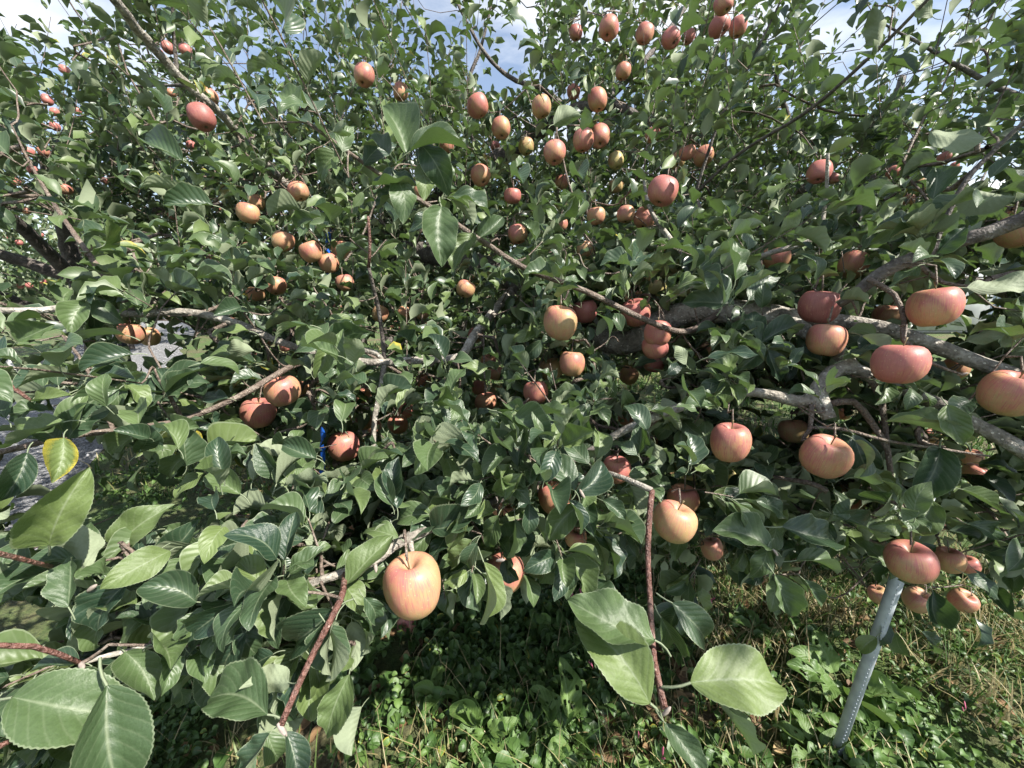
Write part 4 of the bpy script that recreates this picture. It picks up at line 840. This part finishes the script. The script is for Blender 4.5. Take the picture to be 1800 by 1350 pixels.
# keep the fruit and the bare wood as open as the photo shows them
cen = lp + ld * (lsize * .5)[:, None]; cx, cy, cd = proj(cen); rr_ = np.linalg.norm(cen - (0, 0, CAM_H), axis=1)
kill = (rr_ < .40) | ((cd < .12) & (rr_ < 1.1)) | ((rr_ < .62) & (cx > 540) & (cx < 1350) & (cy > 1040))
for j in range(len(APX)):
    x, y, wpx, d, op, ar = APX[j]; lim = wpx * (.55 + .45 * op) + .40 * lsize * FPX / np.maximum(cd, .1)
    near = ((cx - x) ** 2 + (cy - y) ** 2 < lim ** 2) & (cd < d + .01); kill |= near & (rng.random(len(cx)) < (.6 + .395 * op))
    kill |= ((cen - APC[j]) ** 2).sum(1) < (ar + .012) ** 2
    if op > .75:                                    # leaves cleared along the sun's path so sunlight reaches the fruit
        rel = cen - APC[j]; al = rel @ np.array(SUN); lat = np.linalg.norm(rel - al[:, None] * np.array(SUN), axis=1)
        kill |= (al > 0) & (al < (2.4 if op > .9 else .8)) & (lat < ar * .75 + .32 * lsize) & (rng.random(len(cx)) < (.95 if op > .9 else .65))
for x, y, wpx, d, pv in VIS[::2]:
    lim = wpx + .18 * lsize * FPX / np.maximum(cd, .1); near = ((cx - x) ** 2 + (cy - y) ** 2 < lim ** 2) & (cd < d); kill |= near & (rng.random(len(cx)) < pv)
for (x, y, rx, ry, pk, dm) in WIN:
    kill |= (((cx - x) / rx) ** 2 + ((cy - y) / ry) ** 2 < 1) & (cd < dm) & (rng.random(len(cx)) < pk)
kp = ~kill; need = np.zeros(cnt); own = np.bincount(ix[kp], minlength=len(S_b)); need[len(ND):] = own
spur_node = []
for a in APPLES:
    k = int(np.argmin(((nodes - a['top'] - (0, 0, .05)) ** 2).sum(1))); spur_node.append(k); need[k] += 5
for i in range(cnt - 1, len(ND) - 1, -1):
    if need[i] >= 4 and need[parent[i]] < 4: need[parent[i]] = 4
for i, p_, r_, tip in REC:
    if (tip and own[i - len(ND)] >= .65 * S_n[i - len(ND)]) or (not tip and need[i] >= 4): TW[tree_id[i]].append((p_, r_))
lp, ld, ln_, lsize, ltree, cx, cy, cd, rr_ = [a[kp] for a in (lp, ld, ln_, lsize, ltree, cx, cy, cd, rr_)]
R_ = leaf_frames(lp, ld, ln_)
# hand-set leaves, then the nearest grown ones, as leaves of their own
Rh = leaf_frames(pos_h, dir_h, nor_h); hx, hy, hd = proj(pos_h)
htree = np.where((hx > 1500) & (hy < 560), TRR, TM)
def single_leaf(k, pos, R, size, tree):
    o = D.objects.new('leaf', HI_ME[k % len(HI_ME)]); mw = Matrix([[*(R[i] * size), pos[i]] for i in range(3)] + [[0, 0, 0, 1]])
    col.objects.link(o); o.parent = TREES[tree]; o.matrix_parent_inverse = Matrix.Translation(TREES[tree].location).inverted(); o.matrix_basis = mw; return o
hc = pos_h + dir_h * (len_h * .5)[:, None]; hcx, hcy, hcd = proj(hc)
for k in range(len(pos_h)):
    if (((hcx[k] - APX[:, 0]) ** 2 + (hcy[k] - APX[:, 1]) ** 2 < (APX[:, 2] + 8) ** 2) & (hcd[k] < APX[:, 3]) & (APX[:, 4] > .75)).any(): continue
    o = single_leaf(int(rng.integers(0, 99)), pos_h[k], Rh[k], len_h[k], htree[k])
    if HL[k][:2] in ((112, 770), (282, 772)): o.data = OLD_ME[k % 2]
vis_ = (cd > .2) & (cx > -30) & (cx < 1830) & (cy > -30) & (cy < 1380); app = np.where(vis_, lsize / np.maximum(rr_, .2), 0)
single = np.zeros(len(lp), bool)
for tr_ in (TM, TRR, TLB, TRB):
    n_ = 300 - int((htree == tr_).sum()); idx = np.where((ltree == tr_) & (app > 0))[0]; idx = idx[np.argsort(-app[idx])][:n_]
    single[idx] = True
for k in np.where(single)[0]: single_leaf(int(rng.integers(0, 99)), lp[k], R_[k], lsize[k], ltree[k])
print('leaves', len(lp), 'hand', len(pos_h), 'shoots', len(S_b))
for tr_ in range(4):
    m_ = (ltree == tr_) & ~single
    for tmpl, lo, hi, nm in ((T_NEAR, 0, 1.25, 'foliage'), (T_MID, 1.25, 2.3, 'foliage'), (T_FAR, 2.3, 99, 'foliage')):
        s_ = np.where(m_ & (rr_ >= lo) & (rr_ < hi))[0]
        if len(s_): print(tr_, nm, lo, len(s_)); joined_leaves(nm, tmpl, lp[s_], R_[s_], lsize[s_], M['leaf'] if lo < 1 else M['leaf_far'], TREES[tr_])
# fruit spurs: every stalk runs up into wood
for a in APPLES:
    dv = ((nodes - a['top'] - (0, 0, .05)) ** 2).sum(1); k = int(np.argmin(dv)); e = nodes[k]; tp = a['top']
    if np.linalg.norm(e - tp) > .1: e = tp + rng.normal(size=3) * .015 + (0, .025, .035)
    m1 = tp + (0, 0, .02) + (e - tp) * .3; TW[tree_id[k]].append(((tp - (0, 0, .006), m1, e), (.0021, .0019, .0024)))
for tr_ in range(4):
    parts = [tube(np.array(p), np.array(r), 5 if np.linalg.norm(p[0] - np.array((0, 0, CAM_H))) < 2 else 3, cap=False) for p, r in TW[tr_]]
    v, f = join(parts); o = obj('twigs', mesh_np('twigs', v, f, M['twig'])); keep(o, TREES[tr_]); o['kind'] = 'stuff'
# petioles and downy buds of the hand-set leaves
bud_v, bud_f = tube([(0, 0, -.006), (0, 0, -.003), (0, 0, .002), (0, 0, .007), (0, 0, .010)], [.0014, .0022, .0028, .002, .0006], 7, .08); BUD = mesh_np('bud', bud_v, bud_f, M['bud'])
for (x, y, d) in [(1170, 1252, .462), (494, 1280, .398), (250, 1000, .48), (440, 1062, .49), (160, 1035, .44), (716, 276, .77), (290, 692, .77), (576, 604, .805), (188, 1242, .378), (1022, 866, .615), (1362, 970, .72), (143, 1168, .418), (660, 995, .54), (428, 1046, .49), (878, 985, .57), (1690, 658, .78)]:
    o = obj('bud', BUD); o.matrix_basis = Matrix.Translation(P(x, y, d)) @ Matrix.Rotation(random.uniform(.3, 2.6), 4, (random.random(), random.random(), .2)); o.parent = TREES[TM]; o.matrix_parent_inverse = Matrix.Translation(TREES[TM].location).inverted()

# ------------------------------------------------------------------ orchard rows farther back
def far_tree_meshes():
    r = np.random.default_rng(5); n = 4200
    th = r.uniform(0, 6.283, n); ph = np.arccos(r.uniform(-.75, 1, n)); rad = r.uniform(.35, 1, n) ** .45
    lump = 1 + .22 * np.sin(3 * th + 2 * ph) + .14 * np.sin(7 * th - 3 * ph)
    p = np.stack((1.45 * rad * lump * np.sin(ph) * np.cos(th), 1.45 * rad * lump * np.sin(ph) * np.sin(th), 1.75 + 1.15 * rad * lump * np.cos(ph)), -1)
    keepm = (np.sin(p[:, 0] * 5 + 1.5 * p[:, 2]) + np.sin(p[:, 1] * 4.3 - 2 * p[:, 2]) + r.normal(size=n) * .6) > -.75; p = p[keepm]; n = len(p)
    d = nrm(r.normal(size=(n, 3)) + nrm(p - (0, 0, 1.2)) * .8); nn = np.array((0, 0, 1.)) + r.normal(size=(n, 3)) * .6
    R = leaf_frames(p, d, nn); tv, tf, tuv = T_FAR[0]; size = r.uniform(.08, .13, n)
    V = (np.einsum('nij,vj->nvi', R, tv) * size[:, None, None] + p[:, None]).reshape(-1, 3); F = (tf[None] + (np.arange(n) * len(tv))[:, None, None]).reshape(-1, 4)
    crown = mesh_np('far_crown', V, F, M['leaf_far'], uv=np.tile(tuv, (n, 1)), rnd=np.repeat(r.random(n), len(tv)))
    parts = [tube(np.array([(0, 0, -.1), (.03, 0, .5), (-.02, .03, 1.1), (.05, 0, 2.2)]), np.array((.13, .1, .085, .03)), 8)]
    for k in range(7):
        a = k * .9; parts.append(tube(np.array([(0, 0, .9 + .08 * k), (.5 * math.cos(a), .5 * math.sin(a), 1.3 + .06 * k), (1.1 * math.cos(a + .2), 1.1 * math.sin(a + .2), 1.5 + .12 * k)]), np.array((.05, .03, .01)), 6))
    v, f = join(parts); trunk = mesh_np('far_trunk', v, f, M['bark_dark'])
    q = p[r.choice(n, 95, replace=False)] * (1.02, 1.02, 1.0) - (0, 0, .05); b = []
    for c in q:
        t_ = np.linspace(0, math.pi, 6); b.append(tube(np.stack((0 * t_, 0 * t_, .04 * np.cos(t_)), -1) + c, .042 * np.sin(t_) + .002, 8))
    v, f = join(b); fruit = mesh_np('far_fruit', v, f, M['apple']); return crown, trunk, fruit
FC, FT, FFR = far_tree_meshes()
FAR = [(-8.6, 6.0, 'apple tree of the far row across the gravel track, nearest the left edge'), (-8.8, 8.6, 'apple tree of the far row across the gravel track, second from the left edge'), (-9.2, 11.4, 'apple tree of the far row across the gravel track, third from the left edge'), (-9.4, 14.4, 'apple tree at the distant end of the row across the gravel track'), (-2.4, 7.4, 'apple tree standing directly behind the big old tree, left one'), (.6, 7.8, 'apple tree standing directly behind the big old tree, middle one'), (3.6, 7.4, 'apple tree standing directly behind the big old tree, right one'), (4.9, 7.9, 'apple tree in front of the blue-grey shed'), (-4.9, 11.5, 'small far apple tree at the end of the track'), (-1.6, 12.0, 'far apple tree in the second row, left one'), (2.2, 12.4, 'far apple tree in the second row, right one')]
for i, (x, y, lab) in enumerate(FAR):
    e = empty('apple_tree', (x, y, -.01)); e.rotation_euler.z = i * 2.1; s = 1.0 + .12 * math.sin(i * 2.7); e.scale = (s, s, s * (.95 + .1 * math.cos(i)))
    tag(e, lab, 'apple tree', 'orchard apple trees')
    for nm, me in (('crown', FC), ('trunk', FT), ('fruit', FFR)):
        o = D.objects.new(nm, me); link(o, e)
        if nm == 'fruit': o.color = (.75, .05, .1, 1); o['kind'] = 'stuff'
        if nm == 'crown': o['kind'] = 'stuff'

# ------------------------------------------------------------------ posts and props
def post(name, a, b_, r, m, label, cat='post', sides=16):
    a = np.array(a, float); b_ = np.array(b_, float); root = empty(name, a); tag(root, label, cat)
    v, f = tube(np.array([(0, 0, 0), (b_ - a) * .5, b_ - a]), np.full(3, r), sides); obj('tube', mesh_np(name + '_tube', v, f, M[m]), root)
    d = nrm(b_ - a); v, f = tube(np.array([b_ - a - d * .004, b_ - a + d * .012]), np.array((r * 1.08, r * 1.02)), sides); obj('cap', mesh_np(name + '_cap', v, f, M[m]), root)
    return root, d
ga = G(1466, 1330); gb = P(1583, 1000, .98); gb = ga + (gb - ga) * 1.35
root, d = post('support_post', ga - (0, 0, .03), gb, .0148, 'steel', 'galvanised steel support post with a row of studs, leaning at lower right')
vw = nrm(np.array((0, 0, CAM_H)) - (ga + gb) / 2); sde = nrm(np.cross(d, vw)); fr_ = nrm(np.cross(sde, d)); nn = nrm(-.42 * sde * (1 if sde[0] < 0 else -1) + .9 * fr_)
t_ = np.linspace(0, 1, 4); sv, sf = tube(np.array([(0, 0, -.002), (0, 0, .0006), (0, 0, .0014), (0, 0, .0018)]), np.array((.0021, .0021, .0014, .0005)), 8); STUD = mesh_np('stud', sv, sf, M['stud'])
Lp = np.linalg.norm(gb - ga); rot = Vector(nn).to_track_quat('Z', 'Y')
for i in range(int(Lp / .0165)):
    o = obj('stud', STUD, root); o.location = d * (.02 + i * .0165) + nn * .0143; o.rotation_mode = 'QUATERNION'; o.rotation_quaternion = rot
post('support_pole', G(562, 905) - (0, 0, .05), P(578, 395, 2.75), .0175, 'blue', 'slim blue pole standing upright behind the left side of the crown', 'pole', 10)
p1 = P(1063, 585, 1.5); p0 = G(1088, 890) - (0, 0, .03)
root, d = post('limb_prop', p0, p1, .016, 'white', 'pale grey prop holding up the thick limb in the centre', 'prop', 12)
v, f = join([tube(np.array([(p1 - p0), (p1 - p0) + (-.04, 0, .05), (p1 - p0) + (-.055, 0, .10)]), np.full(3, .009), 8), tube(np.array([(p1 - p0), (p1 - p0) + (.04, 0, .05), (p1 - p0) + (.055, 0, .10)]), np.full(3, .009), 8)])
obj('fork', mesh_np('fork', v, f, M['white']), root)
p1 = P(142, 330, 4.6); p0 = p1.copy(); p0[2] = -.05; post('trellis_post', p0, p1, .045, 'darkpole', 'dark upright post at the left between the crown and the track')
p1 = P(735 + 780, 728, 1.9); p0 = G(1500, 800); post('support_pole', p0 - (0, 0, .03), p0 + (.05, 0, 1.15), .017, 'steel', 'thin grey pole half hidden behind the pruned knot', 'pole', 10)
p0 = G(28, 656); post('tree_stake', p0, p0 + (-.35, .1, .75), .03, 'white', 'white leaning stake across the track at the far left', 'stake', 10)
p0 = G(120, 600); post('tree_stake', p0, p0 + (-.2, .1, 1.2), .03, 'white', 'white stake in the far row beside the dark post', 'stake', 10)
p0 = G(445, 640); post('support_pole', p0, p0 + (0, 0, 1.3), .02, 'steel', 'thin grey pole behind the left grey branch', 'pole', 10)

# ------------------------------------------------------------------ ground cover
def on_track(x, y):
    q = (np.stack((x, y), -1) - TR_A[0]) @ tn; return (q > -.02) & (q < 2.32)
def scatter(n, x0, x1, y0, y1, pw=1.0):
    x = rng.uniform(x0, x1, n); y = y0 + (y1 - y0) * rng.random(n) ** pw; k = ~on_track(x, y); return x[k], y[k]
def blades(name, n, box, hl, label, dry, pw=1.0, wd=.0028):
    x, y = scatter(n, *box, pw); pt = np.clip(.55 + .9 * noise2(x * 1.9 + 3, y * 1.9), .06, 1); k = rng.random(len(x)) < pt; x, y = x[k], y[k]; n = len(x)
    z = ground_z(x, y); h = rng.uniform(*hl, n); a = rng.uniform(0, 6.283, n); lean = rng.uniform(.1, 1.1, n); w_ = wd * rng.uniform(.6, 1.5, n) * np.clip(y / 2.0, 1, 3)
    dirx = np.cos(a); diry = np.sin(a); rows = []
    for s in (0, .4, .75, 1):
        off = h * lean * s ** 1.8; cx_ = x + dirx * off; cy_ = y + diry * off; cz = z + h * s * (1 - .3 * lean * s); ww = w_ * (1 - s) ** .6
        rows.append(np.stack((np.stack((cx_ - diry * ww, cy_ + dirx * ww, cz), -1), np.stack((cx_ + diry * ww, cy_ - dirx * ww, cz), -1)), 1))
    V = np.stack(rows, 1).reshape(-1, 3); b_ = np.arange(n)[:, None] * 8; F = np.concatenate([b_ + np.array((2 * i, 2 * i + 1, 2 * i + 3, 2 * i + 2))[None] for i in range(3)])
    rv = rng.random(n) * .72; rv[rng.random(n) < dry] = rng.uniform(.78, 1, 1)[0]; 
    dm = rng.random(n) < dry; rv[dm] = rng.uniform(.76, 1, dm.sum())
    return tag(obj(name, mesh_np(name, V, F, M['blade'], rnd=np.repeat(rv, 8))), label, 'grass', kind='stuff')
# small round-leaved weeds and clover
T_WEED = [leaf_template(4, 2, 500 + i, W=.72, serr=False, petiole=0, shape='round') for i in range(6)]
def weeds(name, n, box, sz, label, pw=1.0, thr=.45):
    x, y = scatter(n, *box, pw); k = rng.random(len(x)) < np.clip(thr + .9 * noise2(x * 2.3, y * 2.3 + 5), .04, 1); x, y = x[k], y[k]
    m_ = 5; n = len(x); hgt = rng.uniform(.012, .075, n); xs = np.repeat(x, m_) ; ys = np.repeat(y, m_); hs = np.repeat(hgt, m_) * rng.uniform(.5, 1.1, n * m_)
    a = rng.uniform(0, 6.283, n * m_); d_ = np.stack((np.cos(a), np.sin(a), rng.uniform(-.1, .5, n * m_)), -1); s_ = rng.uniform(*sz, n * m_)
    p_ = np.stack((xs, ys, ground_z(xs, ys) + hs), -1) + nrm(d_) * (s_ * .5)[:, None]
    nn_ = np.array((0, -.1, 1.)) + rng.normal(size=(n * m_, 3)) * .3
    o = joined_leaves(name, T_WEED, p_, leaf_frames(p_, d_, nn_), s_, M['weed'], None); tag(o, label, 'weeds', kind='stuff')
blades('grass', 24000, (-1.9, 2.6, .35, 2.6), (.03, .13), 'tangled green grass and dry straw under the big tree', .2)
blades('grass', 30000, (-5.5, 5.5, 2.4, 9.5), (.05, .13), 'sunlit lawn grass between the orchard rows', .12, 1.3, .004)
weeds('weeds', 1500, (1.05, 2.6, .35, 2.3), (.014, .034), 'sparse low weeds in the sunny grass round the steel post')
blades('grass', 12000, (.7, 2.6, .4, 2.4), (.05, .16), 'sunny matted grass and straw right of the steel post', .42)
blades('grass', 2200, (-1.9, 2.4, .4, 2.2), (.12, .28), 'long thin grass stalks standing over the weeds', .35, 1.0, .0016)
weeds('weeds', 9500, (-1.9, 1.05, .35, 2.3), (.014, .034), 'low round-leaved weeds and clover carpeting the shade under the tree')
weeds('weeds', 3500, (-4.5, 4.5, 2.2, 6.0), (.02, .045), 'low weeds in the grass behind the tree', 1.2)
weeds('weeds', 2600, (-1.0, 1.4, .4, 1.5), (.035, .06), 'larger pale weed leaves in the bottom centre of the shade', 1.0, .3)
# fallen leaves
x, y = scatter(2600, -1.9, 2.6, .4, 3.0); k = rng.random(len(x)) < np.clip(.45 - .9 * noise2(x * 2.3, y * 2.3 + 5), .03, 1); x, y = x[k], y[k]; n = len(x)
a = rng.uniform(0, 6.283, n); d_ = np.stack((np.cos(a), np.sin(a), rng.uniform(-.2, .2, n)), -1); p_ = np.stack((x, y, ground_z(x, y) + .014), -1)
o = joined_leaves('leaf_litter', [leaf_template(6, 2, 700 + i, serr=False, petiole=.2) for i in range(6)], p_, leaf_frames(p_, d_, np.array((0, 0, 1.)) + rng.normal(size=(n, 3)) * .35), rng.uniform(.03, .07, n), M['dead'], None)
tag(o, 'brown fallen leaves lying among the grass', 'leaf litter', kind='stuff')
# broad dock plants with eaten leaves
T_DOCK = []
for i in range(6):
    v_, f_, uv_ = leaf_template(44, 26, 800 + i, W=.52, petiole=.3, holes=(0, 5, 10, 14, 3, 0)[i], shape='dock', serr=False); T_DOCK.append(mesh_np('dock_leaf', v_, f_, M['dock'], uv=uv_, rnd=np.zeros(len(v_))))
def dock(px, py, n, size, label, seed, h=.03, spread=1.0, fixed=None):
    g = G(px, py); r = random.Random(seed); e = empty('dock_plant', g); tag(e, label, 'weed plant', 'broad-leaved dock plants in the grass')
    for k in range(n):
        if fixed and k < len(fixed): tx, ty, tz, mi = fixed[k]; T = G(tx, ty, tz); v = np.array(T - g)
        else:
            a = 6.283 * k / n + r.uniform(-.4, .4); v = np.array((math.cos(a), math.sin(a), r.uniform(.25, .75))) * size * r.uniform(.7, 1.1); mi = r.randrange(6)
        l = np.linalg.norm(v); y_ = v / l; n_ = np.array((r.uniform(-.25, .25), r.uniform(-.35, .1), 1.)); Rr = leaf_frames(np.zeros((1, 3)), y_[None], n_[None])[0]
        o = D.objects.new('leaf', T_DOCK[mi]); link(o, e); s = l / 1.3; off = y_ * s * .3 + (0, 0, h)
        o.matrix_basis = Matrix([[*(Rr[i] * s), off[i]] for i in range(3)] + [[0, 0, 0, 1]])
dock(1005, 1310, 5, .13, 'broad pale dock leaf riddled with holes at the bottom centre', 1, fixed=[(935, 1212, .10, 3), (985, 1165, .14, 2)])
dock(850, 1300, 6, .11, 'low dock plant with eaten leaves left of the holed pale leaf', 2, fixed=[(800, 1290, .05, 4), (905, 1270, .08, 0)])
dock(770, 1235, 4, .09, 'small bright dock plant under the large foreground apple', 3)
dock(1470, 1215, 7, .17, 'lush dock plant growing round the foot of the steel post', 4, fixed=[(1400, 1150, .12, 0), (1600, 1290, .06, 5), (1440, 1120, .16, 1)])
dock(1425, 1330, 5, .12, 'dock plant cut off by the bottom edge beside the steel post', 5)
dock(660, 1160, 4, .07, 'tiny dock plant in the deep shade left of centre', 6)
dock(1330, 1120, 4, .10, 'dock plant beside the hanging shoot in the grass', 7)
# pink knotweed spikes
spv, spf = tube(np.array([(0, 0, 0), (0, 0, .008), (.002, 0, .02), (.004, 0, .03), (.006, 0, .036)]), np.array((.001, .003, .0032, .0024, .0006)), 6, .18); SPIKE = mesh_np('flower_spike', spv, spf, M['pink'])
stv, stf = tube(np.array([(0, 0, 0), (.01, 0, .05), (.0, .005, .1), (.008, 0, .13)]), np.array((.0013, .0012, .001, .0008)), 5); STEM = mesh_np('knot_stem', stv, stf, M['shoot'])
LFV = leaf_template(8, 2, 901, W=.3, serr=False, petiole=.1); KLF = mesh_np('knot_leaf', LFV[0], LFV[1], M['weed'], uv=LFV[2], rnd=np.zeros(len(LFV[0])))
KW = [(1005, 1050, 'pink knotweed spike highest up under the centre of the crown'), (1022, 1068, 'pink knotweed spike just under the topmost spike in the shade'), (1060, 1180, 'pink knotweed spike left of the pair of pale hanging leaves'), (1043, 1160, 'pink knotweed spike above the holed dock leaf'), (1092, 1192, 'pink knotweed spike below the pale hanging leaves'), (1112, 1245, 'pink knotweed spike left of the hanging shoot tip'), (1125, 1290, 'pink knotweed spike lowest beside the hanging shoot tip'), (1380, 1060, 'pink knotweed spike in sunny grass left of the steel post'), (1250, 1060, 'pink knotweed spike right of the hanging red shoot'), (1160, 1330, 'pink knotweed spike at the bottom edge under the shoot'), (1700, 1240, 'pink knotweed spike in the litter right of the steel post')]
for i, (x, y, lab) in enumerate(KW):
    g = G(x, y, .10); g[2] = float(ground_z(g[0], g[1])); e = empty('knotweed_plant', g); e.rotation_euler.z = i * 1.3; e.scale = [.9 + .25 * math.sin(i * 1.7)] * 3
    tag(e, lab, 'wildflower', 'pink knotweed spikes')
    link(D.objects.new('stem', STEM), e)
    for k in range(2):
        o = D.objects.new('flower_spike', SPIKE); link(o, e); o.location = (.008 - .004 * k, .004 * k, .128 - .02 * k); o.rotation_euler = (random.uniform(-.6, .6), random.uniform(-.6, .6), k)
    for k in range(4):
        o = D.objects.new('leaf', KLF); link(o, e); o.location = (.004, 0, .025 + .025 * k); o.scale = (.05,) * 3; o.rotation_euler = (.5, 0, k * 2.4)

# windfalls
for (x, y, c_, lab) in [(716, 1092, (.75, .1, .6, 1), 'bruised brown windfall apple on the ground under the large foreground apple'), (1330, 1010, (.6, .2, .3, 1), 'fallen apple in the litter behind the hanging shoot')]:
    g = G(x, y, .03); g[2] = float(ground_z(g[0], g[1])) + .034; o = obj('apple', AM[1], None, g); o.rotation_euler = (1.2, .4, x); o.color = c_; tag(o, lab, 'apple', 'windfall apples on the ground'); link(D.objects.new('stem', SM[0]), o)
